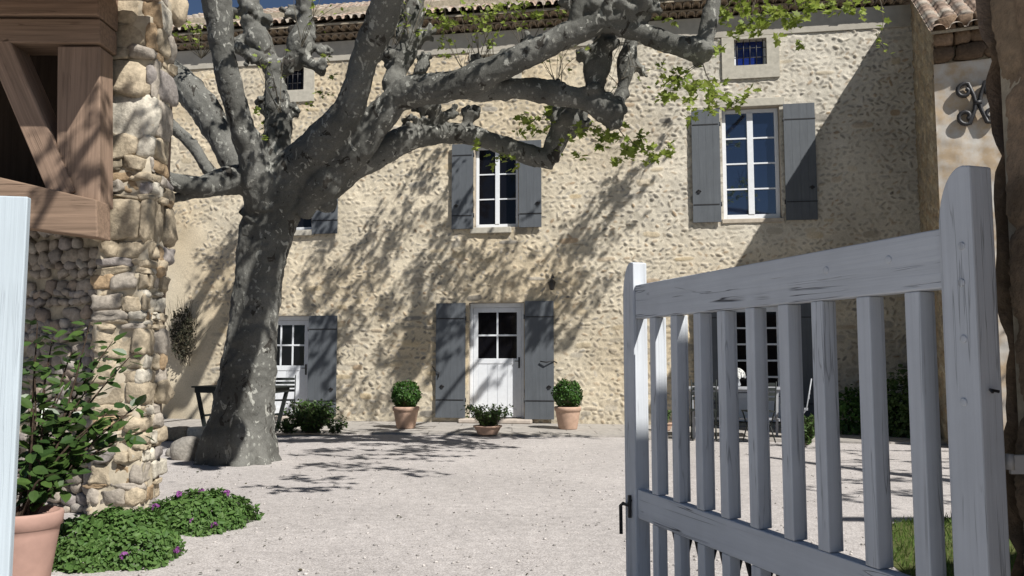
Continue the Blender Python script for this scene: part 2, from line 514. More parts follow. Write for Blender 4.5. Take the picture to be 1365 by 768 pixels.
def axes(xd, tilt=0.0, nrm=None):
    """rows: along, up(tilted), outward"""
    xd = Vector(xd).normalized(); up = Vector((0, 0, 1)); n = xd.cross(up).normalized() if nrm is None else Vector(nrm).normalized()
    q = Matrix.Rotation(tilt, 3, n)
    a = q @ xd; b = q @ n.cross(a).normalized()
    b = n.cross(a).normalized()
    return [a[:], n[:], b[:]]

# ------------------------------------------------------------------ ground
def sheet(name, poly, z, mat, kind='structure'):
    m = MB(); m.add([(x, y, z) for x, y in poly], [tuple(range(len(poly)))])
    o = m.build(name, mat); tag(o, kind=kind); return o
sheet('ground', [(-300, -100), (300, -100), (300, 500), (-300, 500)], 0, M['gravel'])
def hw(u, off, h=0.0):
    p = F0 + U * u + N * off; return (p.x, p.y, h)
# low pale terrace in front of the house (irregular front edge)
pl = [hw(-9.5, 0)[:2]]
fr = []
for i in range(60):
    u = -9.5 + i * (18.6 / 59)
    o_ = 2.75 + 0.06 * math.sin(i * 1.7) + 0.05 * math.sin(i * 0.6) + (0.35 if u > 3.2 else 0.0)
    fr.append(hw(u, o_)[:2])
pl = pl + fr + [hw(9.1, 0)[:2]]
mb = MB()
mb.add([(x, y, 0.0) for x, y in pl] + [(x, y, 0.035) for x, y in pl],
       [tuple(range(len(pl), 2 * len(pl)))[::-1]] + [(i, i + 1, len(pl) + i + 1, len(pl) + i) for i in range(len(pl) - 1)])
tag(mb.build('path', M['slab'], fixn=True), kind='structure')
M['verge'] = mat_plain('verge_soil', (0.09, 0.10, 0.035), 1.0, 0.1, 20, 0.4, 0.6)
gp = [ground(1180, 700), ground(1240, 690), Vector((4.15, 7.9, 0)), Vector((7.5, 8.2, 0)), Vector((7.5, 4.2, 0)), Vector((3.0, 4.2, 0)), Vector((2.65, 5.4, 0)), ground(1172, 740)]
sheet('lawn', [(p.x, p.y) for p in gp], 0.004, M['verge'])

# ------------------------------------------------------------------ farmhouse
house = thing('farmhouse', 'long two-storey rubble stone farmhouse with grey shutters and tiled roof behind the courtyard', 'house', F0[:], -TH)
U0, U1, HT = -9.8, 9.25, 8.67
def rect(px0, py0, px1, py1):
    a = fac(px0, py0); b = fac(px1, py1)
    return [min(a[0], b[0]), max(a[0], b[0]), min(a[1], b[1]), max(a[1], b[1])]
W1 = [-0.50, 0.53, 4.50, 6.45]
W6 = [-5.55, -4.47, 4.55, 6.55]
W2 = [5.13, 6.37, 4.55, 7.06]
W3 = [5.43, 6.13, 8.00, 8.60]
W5 = [-0.35, 0.35, 8.00, 8.60]
W4 = [-5.38, -4.74, 8.00, 8.60]
D1 = [-0.62, 0.66, 0.13, 2.76]
D2 = [-5.75, -4.48, 0.13, 2.50]
D3 = [5.13, 6.40, 0.10, 2.72]
OPEN = [W1, W6, W2, W3, W5, W4, D1, D2, D3]

def build_wall():
    res = 0.019
    xs = list(np.arange(U0, U1 + 1e-6, res)); zs = list(np.arange(0, HT + 1e-6, res))
    for o in OPEN:
        for a in (o[0], o[1]):
            xs[int(np.argmin(np.abs(np.array(xs) - a)))] = a
        for a in (o[2], o[3]):
            zs[int(np.argmin(np.abs(np.array(zs) - a)))] = a
    xs = np.array(xs); zs = np.array(zs)
    X, Z = np.meshgrid(xs, zs)
    H = np.zeros_like(X); ny, nx = X.shape
    def smooth_noise(cell, seed):
        r = np.random.RandomState(seed)
        g = r.rand(int((HT) / cell) + 4, int((U1 - U0) / cell) + 4)
        gx = (X - U0) / cell; gz = Z / cell
        ix = gx.astype(int); iz = gz.astype(int); fx = gx - ix; fz = gz - iz
        fx = fx * fx * (3 - 2 * fx); fz = fz * fz * (3 - 2 * fz)
        return (g[iz, ix] * (1 - fx) + g[iz, ix + 1] * fx) * (1 - fz) + (g[iz + 1, ix] * (1 - fx) + g[iz + 1, ix + 1] * fx) * fz
    nA = smooth_noise(1.6, 1); nB = smooth_noise(0.5, 2); nC = smooth_noise(0.13, 3); nD = smooth_noise(0.06, 5)
    col = np.empty((ny, nx, 3))
    base = np.array([0.60, 0.53, 0.405]); alt = np.array([0.57, 0.475, 0.33]); gry = np.array([0.57, 0.54, 0.47])
    wA = np.clip((nA - .35) * 2.2, 0, 1)[..., None]
    col[:] = base * (1 - wA) + alt * wA
    # the upper right is greyer
    wG = np.clip((X - 1.0) / 4, 0, 1)[..., None] * np.clip((Z - 2.0) / 3, 0.15, 1)[..., None] * 0.8
    col[:] = col * (1 - wG) + gry * wG
    col *= (0.9 + 0.2 * nB)[..., None]
    # smooth-plaster mask (left end)
    sm = np.zeros_like(X)
    e = (nB - .5) * 0.7
    sm = np.maximum(sm, np.clip(((-6.75 + e) - X) * 4, 0, 1) * np.clip((2.7 + e - Z) * 4, 0, 1))
    sm = np.maximum(sm, np.clip(((-7.25 + e) - X) * 4, 0, 1) * np.clip((4.9 + e - Z) * 3, 0, 1))
    nE = smooth_noise(0.85, 8); nF = smooth_noise(0.22, 9)
    keep = (1 - sm * 0.93) * (0.6 + 0.4 * np.clip((nE * .65 + nF * .35 - .33) * 5, 0, 1))
    col *= (1 + .07 * np.clip((.42 - (nE * .65 + nF * .35)) * 6, 0, 1) - .10 * np.clip((nE * .65 + nF * .35 - .62) * 5, 0, 1))[..., None]
    r = np.random.RandomState(4)
    z = 0.06; row = 0
    while z < HT + .05:
        pitch = r.uniform(0.095, 0.125)
        x = U0 + r.uniform(0, .1)
        sgn = 1 if row % 2 else -1
        while x < U1:
            big = r.rand() < 0.022 + 0.05 * (z < 2.2)
            if big:
                a = r.uniform(0.09, 0.24); b = r.uniform(0.04, 0.09); ang = r.uniform(-.1, .1); hh = r.uniform(.004, .022); step = a * 2 + .03
            else:
                a = r.uniform(0.040, 0.085); b = r.uniform(0.018, 0.038); ang = sgn * r.uniform(0.0, 1.0) + r.normal(0, .25); hh = r.uniform(.006, .027) * (1.0 if r.rand() < .7 else .35); step = r.uniform(0.10, 0.19)
                if r.rand() < 0.12: x += step; continue
            cx = x + step / 2; cz = z + r.uniform(-.032, .032) + 0.03 * math.sin(cx * 1.3 + row * .15)
            rad = a + .02
            i0 = np.searchsorted(xs, cx - rad); i1 = np.searchsorted(xs, cx + rad)
            j0 = np.searchsorted(zs, cz - rad); j1 = np.searchsorted(zs, cz + rad)
            if i1 > i0 and j1 > j0:
                dx = X[j0:j1, i0:i1] - cx; dz = Z[j0:j1, i0:i1] - cz
                c_, s_ = math.cos(ang), math.sin(ang)
                p = (dx * c_ + dz * s_) / a; q = (-dx * s_ + dz * c_) / b
                d = p ** 4 + q ** 2 if big else p * p + q * q
                hgt = hh * np.clip(1.1 - d, 0, 1) ** .38 * keep[j0:j1, i0:i1]
                sub = H[j0:j1, i0:i1]
                msk = (hgt > sub)
                H[j0:j1, i0:i1] = np.where(msk, hgt, sub)
                t = r.rand()
                cc = np.array([.36, .31, .24]) if t < .35 else np.array([.38, .35, .30]) if t < .6 else np.array([.24, .22, .19]) if t < .87 else np.array([.40, .30, .20])
                cc = cc * r.uniform(.8, 1.12)
                if big and r.rand() < .4: cc = np.array([.52, .42, .27]) * r.uniform(.85, 1.1)
                kk = (np.clip((1.05 - d) * 2.5, 0, 1) * keep[j0:j1, i0:i1] * r.uniform(.45, 1.0))[..., None]
                col[j0:j1, i0:i1] = col[j0:j1, i0:i1] * (1 - kk) + cc * kk
            x += step
        z += pitch; row += 1
    H += ((nC - .5) * .016 + (nD - .5) * .010) * keep + (nB - .5) * 0.02
    # a straight, faded margin round the openings
    near = np.ones_like(X); solid = np.ones((ny - 1, nx - 1), bool)
    xc = (xs[:-1] + xs[1:]) / 2; zc = (zs[:-1] + zs[1:]) / 2
    for o in OPEN:
        dx = np.maximum(np.maximum(o[0] - X, X - o[1]), 0); dz = np.maximum(np.maximum(o[2] - Z, Z - o[3]), 0)
        dd = np.sqrt(dx * dx + dz * dz)
        near = np.minimum(near, np.clip(dd / .08, 0, 1))
        solid &= ~((xc[None, :] > o[0]) & (xc[None, :] < o[1]) & (zc[:, None] > o[2]) & (zc[:, None] < o[3]))
    H = H * near
    # dirtier foot of the wall (splash stain)
    st = np.clip((0.45 + (nB - .5) * .5 - Z) * 2, 0, 1)[..., None]
    col[:] = col * (1 - .18 * st)
    idx = np.arange(ny * nx).reshape(ny, nx)
    q = np.stack([idx[:-1, :-1], idx[:-1, 1:], idx[1:, 1:], idx[1:, :-1]], -1)[solid]
    V = np.stack([X, -H, Z], -1).reshape(-1, 3)
    return np_mesh('wall', V, q, M['rubble'], house, col.reshape(-1, 3), True)
build_wall()
mb = MB()
mb.bb(U0, U1 - 0.01, 0.42, 0.6, 0, 10.2); mb.bb(U0 - .15, U0 - 0.003, 0.0, 6.0, 0, 9.3)
mb.build('back_wall', M['mortar'], house)
mb = MB(); mb.bb(U0, U1, -0.035, 0.3, HT, 9.16)
mb.build('frieze', M['band'], house, 0.01)

def tile_roof(name, o, ud, sd, nrm, lu, ls, parent, pitch=0.2, row=0.36, seed=1):
    """canal tiles: o origin at the eave, ud along the eave, sd up the slope"""
    r = np.random.RandomState(seed)
    nu = int(lu / pitch); sub = 10
    us = np.linspace(0, nu * pitch, nu * sub + 1)
    nrow = int(ls / row); ss = []; rw = []; fr_ = []
    for k in range(nrow):
        for q in (0.0, 0.5, 0.985):
            ss.append(k * row + q * row); rw.append(k); fr_.append(q)
    ss = np.array(ss); rw = np.array(rw); fr_ = np.array(fr_)
    ci = np.minimum((us / pitch).astype(int), nu - 1)
    jit = r.uniform(-.02, .02, (nrow, nu)); tone = r.uniform(.82, 1.12, (nrow, nu)); kind = r.rand(nrow, nu)
    ph = us / pitch - ci
    arch = np.sqrt(np.clip(1 - ((ph - .5) / .40) ** 2, 0, 1)) * .078
    Hh = arch[None, :] * (1.12 - 0.22 * fr_[:, None]) + (1 - fr_[:, None]) * .022 + r.uniform(-.004, .004, (len(ss), 1))
    S = ss[:, None] + jit[rw][:, ci] * (np.abs(fr_[:, None]) < 2)
    P = np.array(o)[None, None] + us[None, :, None] * np.array(ud) + S[..., None] * np.array(sd) + Hh[..., None] * np.array(nrm)
    c1 = np.array([.37, .28, .22]); c2 = np.array([.41, .36, .30]); c3 = np.array([.30, .26, .22])
    kd = kind[rw][:, ci]
    colr = np.where((kd < .45)[..., None], c1, np.where((kd < .8)[..., None], c2, c3)) * tone[rw][:, ci][..., None]
    ny, nx = Hh.shape
    idx = np.arange(ny * nx).reshape(ny, nx)
    q = np.stack([idx[:-1, :-1], idx[:-1, 1:], idx[1:, 1:], idx[1:, :-1]], -1).reshape(-1, 4)
    V = P.reshape(-1, 3)
    return np_mesh(name, V, q, M['tile'], parent, colr.reshape(-1, 3), True)
sl = R(28)
tile_roof('roof', (U0 - .2, -0.46, 9.50), (1, 0, 0), (0, math.cos(sl), math.sin(sl)), (0, -math.sin(sl), math.cos(sl)), 19.4, 5.4, house)
mb = MB()
p0 = (-0.40, 9.46); p1 = (4.6, 9.46 + 5.0 * math.tan(sl))
mb.add([(U0 - .2, p0[0], p0[1]), (U1 - .02, p0[0], p0[1]), (U1 - .02, p1[0], p1[1]), (U0 - .2, p1[0], p1[1]),
        (U0 - .2, p0[0], p0[1] - .05), (U1 - .02, p0[0], p0[1] - .05), (U1 - .02, p1[0], p1[1] - .05), (U0 - .2, p1[0], p1[1] - .05)],
       [(0, 1, 2, 3), (7, 6, 5, 4), (0, 4, 5, 1), (1, 5, 6, 2), (2, 6, 7, 3), (3, 7, 4, 0)])
mb.build('roof_deck', M['mortar'], house)
# genoise: two rows of canal tile ends bedded in mortar under the eave
mb = MB()
for k, (z0, outw) in enumerate(((9.16, 0.20), (9.31, 0.36))):
    mb.bb(U0, U1 - .02, -outw + .02, 0.3, z0 + 0.11, z0 + 0.148)
    n_ = int((U1 - U0) / .2)
    for i in range(n_):
        cx = U0 + .1 + i * .2 + (0.1 if k else 0)
        if cx > U1 - .12: continue
        arc = [(cx + .09 * math.cos(a), z0 + .03 + .085 * math.sin(a)) for a in [math.pi * j / 6 for j in range(7)]]
        inn = [(cx + .068 * math.cos(a), z0 + .03 + .062 * math.sin(a)) for a in [math.pi * j / 6 for j in range(7)]]
        for j in range(6):
            q = [arc[j], arc[j + 1], inn[j + 1], inn[j]]
            mb.prism([(x, -outw, z) for x, z in q], (0, outw + .02, 0))
M['genoise'] = mat_plain('old_tile_ends', (0.33, 0.26, 0.19), 0.9, 0.1, 6, 0.3, 0.3)
mb.build('cornice', M['genoise'], house)

# ---- windows, doors and shutters of the farmhouse (house-local coordinates: x along, -y towards the court, z up)
def bars_window(name, o, rows, cols, parent, glass, depth=0.17, frame=0.075, mun=0.032, mid=0.10, fill=None, label=None):
    w = part_empty(name, parent, ((o[0] + o[1]) / 2, 0, o[2]), label)
    hw_ = (o[1] - o[0]) / 2; H = o[3] - o[2]; y0 = depth
    rv = MB(); e = 0.0015; T = .30
    # inner reveal: four thin slabs just outside the opening
    rv.bb(-hw_ - .04, -hw_ - e, 0.004, T, -0.04, H + .04); rv.bb(hw_ + e, hw_ + .04, 0.004, T, -0.04, H + .04)
    rv.bb(-hw_, hw_, 0.004, T, H + e, H + .04); rv.bb(-hw_, hw_, 0.004, T, -.04, -e)
    rv.build('reveal', M['reveal'], w)
    fr_ = MB()
    a, b = -hw_ + .008, hw_ - .008; t, u = .008, H - .008
    fr_.bb(a, a + frame, y0, y0 + .06, t, u); fr_.bb(b - frame, b, y0, y0 + .06, t, u)
    fr_.bb(a + frame, b - frame, y0 + .001, y0 + .06, u - frame, u); fr_.bb(a + frame, b - frame, y0 + .001, y0 + .06, t, t + frame * 1.3)
    x0, x1 = a + frame, b - frame; z0, z1 = t + frame * 1.3, u - frame
    if mid: fr_.bb(-mid / 2, mid / 2, y0 - .012, y0 + .055, z0, z1)
    fr_.build('frame', M['frame'], w, 0.006)
    xs = [(x0, -mid / 2), (mid / 2, x1)] if mid else [(x0, x1)]
    cols_each = cols // len(xs)
    for (xa, xb) in xs:
        for c in range(cols_each):
            pw = (xb - xa) / cols_each
            if c: 
                m2 = MB(); m2.bb(xa + c * pw - mun / 2, xa + c * pw + mun / 2, y0 + .012, y0 + .05, z0, z1); m2.build('muntin', M['frame'], w, .004)
            for r_ in range(rows):
                ph = (z1 - z0) / rows
                g = MB(); g.bb(xa + c * pw, xa + (c + 1) * pw, y0 + .03, y0 + .036, z0 + r_ * ph, z0 + (r_ + 1) * ph)
                g.build('pane', glass, w)
        for r_ in range(1, rows):
            ph = (z1 - z0) / rows
            m2 = MB(); m2.bb(xa, xb, y0 + .010, y0 + .049, z0 + r_ * ph - mun / 2, z0 + r_ * ph + mun / 2); m2.build('muntin', M['frame'], w, .004)
    return w
def add_sill(w, x0, x1, out=.07, th=.13, mat=None):
    mb = MB(); mb.bb(x0, x1, -out, .155, -th, -0.003); mb.build('sill', mat or M['surround'], w, .012)
def add_lintel(w, x0, x1, z0, z1, out=.028):
    mb = MB(); mb.bb(x0, x1, -out, .10, z0, z1); mb.build('lintel', M['surround'], w, .012)
def shutter(x0, x1, z0, z1, parent, side, boards=4, label=None):
    """open shutter held flat to the wall; side -1 hinged on its right edge"""
    s = part_empty('shutter', parent, (x0, -.075, z0), label)
    W = x1 - x0; H = z1 - z0
    p = MB()
    bw = W / boards
    for k in range(boards):
        p.bb(k * bw + .0008, (k + 1) * bw - .0008, -.018, .018, 0, H)
    p.bb(0.003, W - .003, -.010, .010, 0.002, H - .002)
    p.build('panel', M['shutter'], s, .0015)
    for zz in (H * .155, H * .865):
        h_ = MB(); h_.bb(0.02, W - .01 + 0.02 * side, -.026, -.0185, zz - .011, zz + .011); 
        h_.tube([((W if side < 0 else 0) + (.012 if side < 0 else -.012), -.01, zz - .05), ((W if side < 0 else 0) + (.012 if side < 0 else -.012), -.01, zz + .05)], .013, 8)
        h_.build('strap_hinge', M['iron'], s)
    for zz in (H * .12, H * .83):
        h_ = MB(); h_.bb(.004, W - .004, .0185, .04, zz - .05, zz + .05); h_.build('batten', M['shutter'], s)
    c = MB(); cx = W * .22 if side < 0 else W * .84
    c.tube([(cx - .05, -.028, H * .27), (cx, -.045, H * .285), (cx + .05, -.028, H * .27)], .012, 6); c.box((cx, -.03, H * .27), (.05, .02, .07))
    c.build('catch', M['iron'], s)
    return s
w = bars_window('window', W1, 3, 2, house, M['glass'], .16, .07, .03, .10); add_sill(w, -.60, .36, .08, .14, M['surround'])
shutter(-1.02, -.51, 4.47, 6.47, house, -1, 3); shutter(.56, 1.08, 4.47, 6.49, house, 1, 3)
w = bars_window('window', W6, 3, 2, house, M['glass'], .16, .07, .03, .10); add_sill(w, -.62, .62, .08, .14)
shutter(-6.10, -5.58, 4.47, 6.50, house, -1, 3); shutter(-4.43, -3.80, 4.44, 6.50, house, 1, 3)
w = bars_window('window', W2, 4, 2, house, M['glass_sky'], .16, .085, .035, .13); add_sill(w, -.66, .66, .04, .10, M['reveal']); add_lintel(w, -.72, .74, 2.513, 2.70)
shutter(4.46, 5.07, 4.48, 7.02, house, -1, 4); shutter(6.44, 7.10, 4.48, 7.06, house, 1, 4)
def attic(o, glass, bars):
    w = part_empty('window', house, ((o[0] + o[1]) / 2, 0, o[2]))
    h = (o[1] - o[0]) / 2; H = o[3] - o[2]
    mb = MB(); e = .27
    mb.bb(-h - e, h + e, -.05, .2, -.30, -.002); mb.bb(-h - e, -h - .002, -.05, .2, -.002, H + .06); mb.bb(h + .002, h + e, -.05, .2, -.002, H + .06)
    mb.bb(-h - .002, h + .002, -.05, .2, H + .002, H + .06)
    mb.build('surround', M['surround'], w)
    mb = MB(); mb.bb(-h, -h + .05, .14, .18, 0, H); mb.bb(h - .05, h, .14, .18, 0, H); mb.bb(-h + .05, h - .05, .14, .18, 0, .06)
    mb.build('frame', M['frame'], w)
    g = MB(); g.bb(-h + .05, h - .05, .155, .162, .06, H); g.build('pane', glass, w)
    if bars:
        for k in range(5):
            b = MB(); x = -h + (k + .5) * (2 * h / 5); b.tube([(x, .04, 0), (x, .04, H)], .010, 6); b.build('bar', M['iron'], w)
        for zz in (.2, .42):
            b = MB(); b.tube([(-h, .052, zz), (h, .052, zz)], .009, 6); b.build('bar', M['iron'], w)
attic(W3, M['blue'], True); attic(W5, M['glass'], False); attic(W4, M['glass'], True)

def panel_door(o, rows, cols, zglass0, boards, label, depth=.14, handle_side=1, kind='door'):
    """half-glazed plank door; zglass0 = bottom of the glazing above the sill, as a share"""
    d = part_empty(kind, house, ((o[0] + o[1]) / 2, 0, o[2]), label)
    h = (o[1] - o[0]) / 2; H = o[3] - o[2]; y0 = depth
    rv = MB()
    rv.bb(-h - .04, -h - .0015, .004, .3, -.02, H + .04); rv.bb(h + .0015, h + .04, .004, .3, -.02, H + .04); rv.bb(-h, h, .004, .3, H + .0015, H + .04)
    rv.build('reveal', M['reveal'], d)
    fr_ = MB(); f1 = .075
    fr_.bb(-h + .004, -h + f1, y0, y0 + .07, 0, H - .004); fr_.bb(h - f1, h - .004, y0, y0 + .07, 0, H - .004); fr_.bb(-h + f1, h - f1, y0 + .001, y0 + .07, H - f1 - .03, H - .004)
    fr_.build('frame', M['frame'], d, .006)
    a, b = -h + f1 + .006, h - f1 - .006; top = H - f1 - .036
    s = .105; zg = zglass0 * H; yl = y0 + .02
    lf = MB()
    lf.bb(a, a + s, yl, yl + .045, .02, top); lf.bb(b - s, b, yl, yl + .045, .02, top)
    lf.bb(a + s, b - s, yl + .001, yl + .045, top - s, top); lf.bb(a + s, b - s, yl + .001, yl + .045, zg - .12, zg); lf.bb(a + s, b - s, yl + .001, yl + .045, .02, .20)
    lf.build('leaf_frame', M['frame'], d, .005)
    pn = MB(); bw = (b - a - 2 * s) / boards
    for k in range(boards):
        pn.bb(a + s + k * bw + .004, a + s + (k + 1) * bw - .004, yl + .012, yl + .035, .20, zg - .12)
    pn.bb(a + s, b - s, yl + .022, yl + .03, .20, zg - .12)
    pn.build('panel', M['frame'], d, .003)
    x0, x1, z0, z1 = a + s, b - s, zg, top - s
    for c in range(cols):
        for r_ in range(rows):
            g = MB(); pw = (x1 - x0) / cols; ph = (z1 - z0) / rows
            g.bb(x0 + c * pw, x0 + (c + 1) * pw, yl + .02, yl + .026, z0 + r_ * ph, z0 + (r_ + 1) * ph); g.build('pane', M['glass'], d)
    for c in range(1, cols):
        m2 = MB(); x = x0 + c * (x1 - x0) / cols; m2.bb(x - .02, x + .02, yl + .004, yl + .04, z0, z1); m2.build('muntin', M['frame'], d, .004)
    for r_ in range(1, rows):
        m2 = MB(); z = z0 + r_ * (z1 - z0) / rows; m2.bb(x0, x1, yl + .003, yl + .039, z - .02, z + .02); m2.build('muntin', M['frame'], d, .004)
    hd = MB(); hx = (b - s / 2) * handle_side
    hd.bb(hx - .02, hx + .02, yl - .012, yl - .001, zg - .22, zg + .03); hd.tube([(hx, yl - .01, zg - .06), (hx, yl - .05, zg - .06), (hx - .09 * handle_side, yl - .05, zg - .06)], .010, 8)
    hd.build('handle', M['iron'], d)
    return d
d = panel_door(D1, 2, 2, .515, 4, 'white half-glazed plank door with four panes')
st = MB(); st.bb(-.82, .84, -.26, .14, -.13 + .038, -.003); st.build('step', M['step'], d, .02)
shutter(-1.37, -.68, .14, 2.75, house, -1, 4); shutter(.69, 1.35, .13, 2.78, house, 1, 4)
d = panel_door(D2, 2, 3, .50, 4, 'white glazed door half hidden by the tree trunk')
st = MB(); st.bb(-.72, .72, -.2, .14, -.13 + .038, -.003); st.build('step', M['step'], d, .02)
shutter(-4.46, -3.76, .13, 2.49, house, 1, 4); shutter(-6.45, -5.80, .13, 2.49, house, -1, 4)
d = panel_door(D3, 5, 2, .24, 3, 'white glazed garden door behind the open gate')
shutter(4.43, 5.07, .12, 2.72, house, -1, 4); shutter(6.46, 7.12, .12, 2.72, house, 1, 4)
# long stay hook on the right-hand shutter of the main door
hk = MB(); hk.tube([(1.05, -.13, 1.42), (1.2, -.16, 1.40), (1.33, -.13, 1.44), (1.42, -.05, 1.38)], .014, 7); hk.tube([(-1.46, -.03, 1.30), (-1.37, -.13, 1.20), (-1.28, -.12, 1.16), (-1.30, -.12, 1.05)], .012, 6)
hk.build('shutter_stay', M['iron'], house)
# wall lamp over the door
lx, lz = fac(737, 378)
lm = part_empty('wall_lamp', house, (lx, 0, lz), 'small dark iron lantern on the wall above the door')
a = MB(); a.tube([(0, .02, .15), (0, -.1, .19), (0, -.2, .15), (0, -.22, .06)], .012, 7); a.lathe((0, -.005, .12), [(.03, 0), (.035, .02), (.03, .06)], 12); a.build('bracket', M['iron'], lm)
a = MB(); a.lathe((0, -.22, -.17), [(.02, 0), (.05, .02), (.085, .17), (.095, .18), (.04, .235), (.01, .25)], 6, False); a.build('lantern', M['iron'], lm)
# ------------------------------------------------------------------ stone wing on the right
J = F0 + U * 9.2
Kc = pt(1256, 300, 13.9); Kc.z = 0
sdv = (Kc - J); sdv.z = 0; slen = sdv.length; sdv.normalize()
fdv = Vector((-sdv.y, sdv.x, 0));  fdv = fdv if fdv.x > 0 else -fdv
Zc = pt(1256, 38, 13.9).z
wing = thing('stone_outbuilding', 'tall stone wing with lit stucco end and canal tile roof joining the farmhouse right side', 'outbuilding', Kc[:], 0)
ang = math.atan2(-sdv.y, -sdv.x)
wing.rotation_euler = (0, 0, ang)       # local x: back along the side wall towards the house, local y: ...
# local frame: x = towards house; fdv in local:
Rm = Matrix.Rotation(-ang, 3, 'Z')
fl = Rm @ fdv   # = (0,-1,0) or (0,1,0)
sy = fl.y
def heightfield(name, x0, x1, z0f, z1f, place, mat, parent, seed, cellw=.22, cellh=.11, amp=.05, palette=None, res=.03, mortar=(.30, .25, .18), amt=1.0):
    """displaced rubble face: place(x,z,h)->xyz arrays; z1f top function"""
    xs = np.arange(x0, x1 + 1e-6, res); zs = np.arange(z0f, z1f + 1e-6, res)
    X, Z = np.meshgrid(xs, zs); H = np.zeros_like(X); col = np.empty(X.shape + (3,)); col[:] = mortar
    r = np.random.RandomState(seed)
    z = z0f; row = 0
    while z < z1f:
        rh = cellh * r.uniform(.6, 1.5); x = x0 - r.uniform(0, cellw)
        while x < x1:
            wd = cellw * r.uniform(.45, 1.7); cx = x + wd / 2; cz = z + rh / 2 + r.uniform(-.02, .02)
            a = wd / 2 * .93; b = rh / 2 * .92; hh = amp * r.uniform(.45, 1.1); ang_ = r.uniform(-.1, .1)
            i0, i1 = np.searchsorted(xs, [cx - a - .03, cx + a + .03]); j0, j1 = np.searchsorted(zs, [cz - b - .04, cz + b + .04])
            if i1 > i0 and j1 > j0:
                dx = X[j0:j1, i0:i1] - cx; dz = Z[j0:j1, i0:i1] - cz - dx * ang_
                pw = r.uniform(2.2, 5)
                d = np.abs(dx / a) ** pw + np.abs(dz / b) ** pw
                hg = hh * np.clip(1.05 - d, 0, 1) ** .4
                s = H[j0:j1, i0:i1]; H[j0:j1, i0:i1] = np.maximum(s, hg)
                cc = np.array(palette[r.randint(len(palette))]) * r.uniform(.75, 1.2)
                k = np.clip((1.02 - d) * 4, 0, 1)[..., None] * amt
                col[j0:j1, i0:i1] = col[j0:j1, i0:i1] * (1 - k) + cc * k
            x += wd
        z += rh; row += 1
    H += r.uniform(-.004, .004, H.shape)
    P = place(X, Z, H)
    ny, nx = X.shape; idx = np.arange(ny * nx).reshape(ny, nx)
    q = np.stack([idx[:-1, :-1], idx[:-1, 1:], idx[1:, 1:], idx[1:, :-1]], -1).reshape(-1, 4)
    return np_mesh(name, P.reshape(-1, 3), q, mat, parent, col.reshape(-1, 3), True)
rake = 0.60
PALB = [(.42, .33, .21), (.36, .30, .22), (.30, .25, .19), (.44, .38, .28), (.34, .24, .15)]
def plS(X, Z, H):
    # side wall (faces left); top follows the rake
    top = Zc + rake * X
    Zz = Z / 10.2 * (top - .02)
    return np.stack([X, -sy * H, Zz], -1)
heightfield('wall', 0.0, slen + .1, 0, 10.2, plS, M['pillar_stone'], wing, 21, .30, .15, .035, PALB, .04, (.36, .30, .21), .7)
mb = MB(); mb.prism([(0.02, sy * .01, 0), (0.02, sy * 4.5, 0), (0.02, sy * 4.5, Zc), (0.02, sy * .01, Zc)], (slen, 0, 0)); mb.build('core', M['mortar'], wing, fixn=True)
M['stucco'] = mat_plain('weathered_stucco', (0.52, 0.49, 0.44), 0.9, 0.15, 3.2, 0.2, 0.7, col2=(0.44, 0.34, 0.23))
mb = MB()
nyy, nzz = 90, 150
vs = []; fs = []
for j in range(nzz + 1):
    for i in range(nyy + 1):
        y = 4.5 * i / nyy; z = (Zc - .66) * j / nzz
        d = 0.025 * noise.noise(Vector((y * 1.6, z * 1.6, 3))) + 0.012 * noise.noise(Vector((y * 7, z * 7, 9)))
        vs.append((-.03 - d, sy * (y - 0.03), z))
for j in range(nzz):
    for i in range(nyy):
        a_ = j * (nyy + 1) + i
        fs.append((a_, a_ + 1, a_ + nyy + 2, a_ + nyy + 1))
mb.add(vs, fs, True)
mb.build('stucco_face', M['stucco'], wing)
# rough brown cornice stones under the eave
stn = Stones()
for lvl, (zz, out) in enumerate(((Zc - .50, .06), (Zc - .26, .15), (Zc - .06, .24))):
    y = -.02
    while y < 4.4:
        wd = rnd.uniform(.18, .6); kq = rnd.uniform(.5, 1.1)
        stn.add((-.02 - out * .5, sy * (y + wd / 2), zz), (out * .5 + .10, wd / 2, .13), [(1, 0, 0), (0, 1, 0), (0, 0, 1)], tuple(q * kq for q in (.20, .14, .095)), .8, .16)
        y += wd * .97
stn.build('cornice', M['pillar_stone'], wing)
sl2 = math.atan(rake)
ro = tile_roof('roof', (-.42, -sy * .10, Zc + .04 - .42 * rake), (0, sy, 0), (math.cos(sl2), 0, math.sin(sl2)), (-math.sin(sl2), 0, math.cos(sl2)), 4.6, 6.2, wing, .27, .40, 5)
mb = MB(); mb.prism([(-.36, -sy * .08, Zc - .36 * rake + .03), (-.36, sy * 4.5, Zc - .36 * rake + .03), (-.36, sy * 4.5, Zc - .36 * rake - .02), (-.36, -sy * .08, Zc - .36 * rake - .02)], (6.0, 0, 6.0 * rake)); mb.build('roof_deck', M['mortar'], wing, fixn=True)
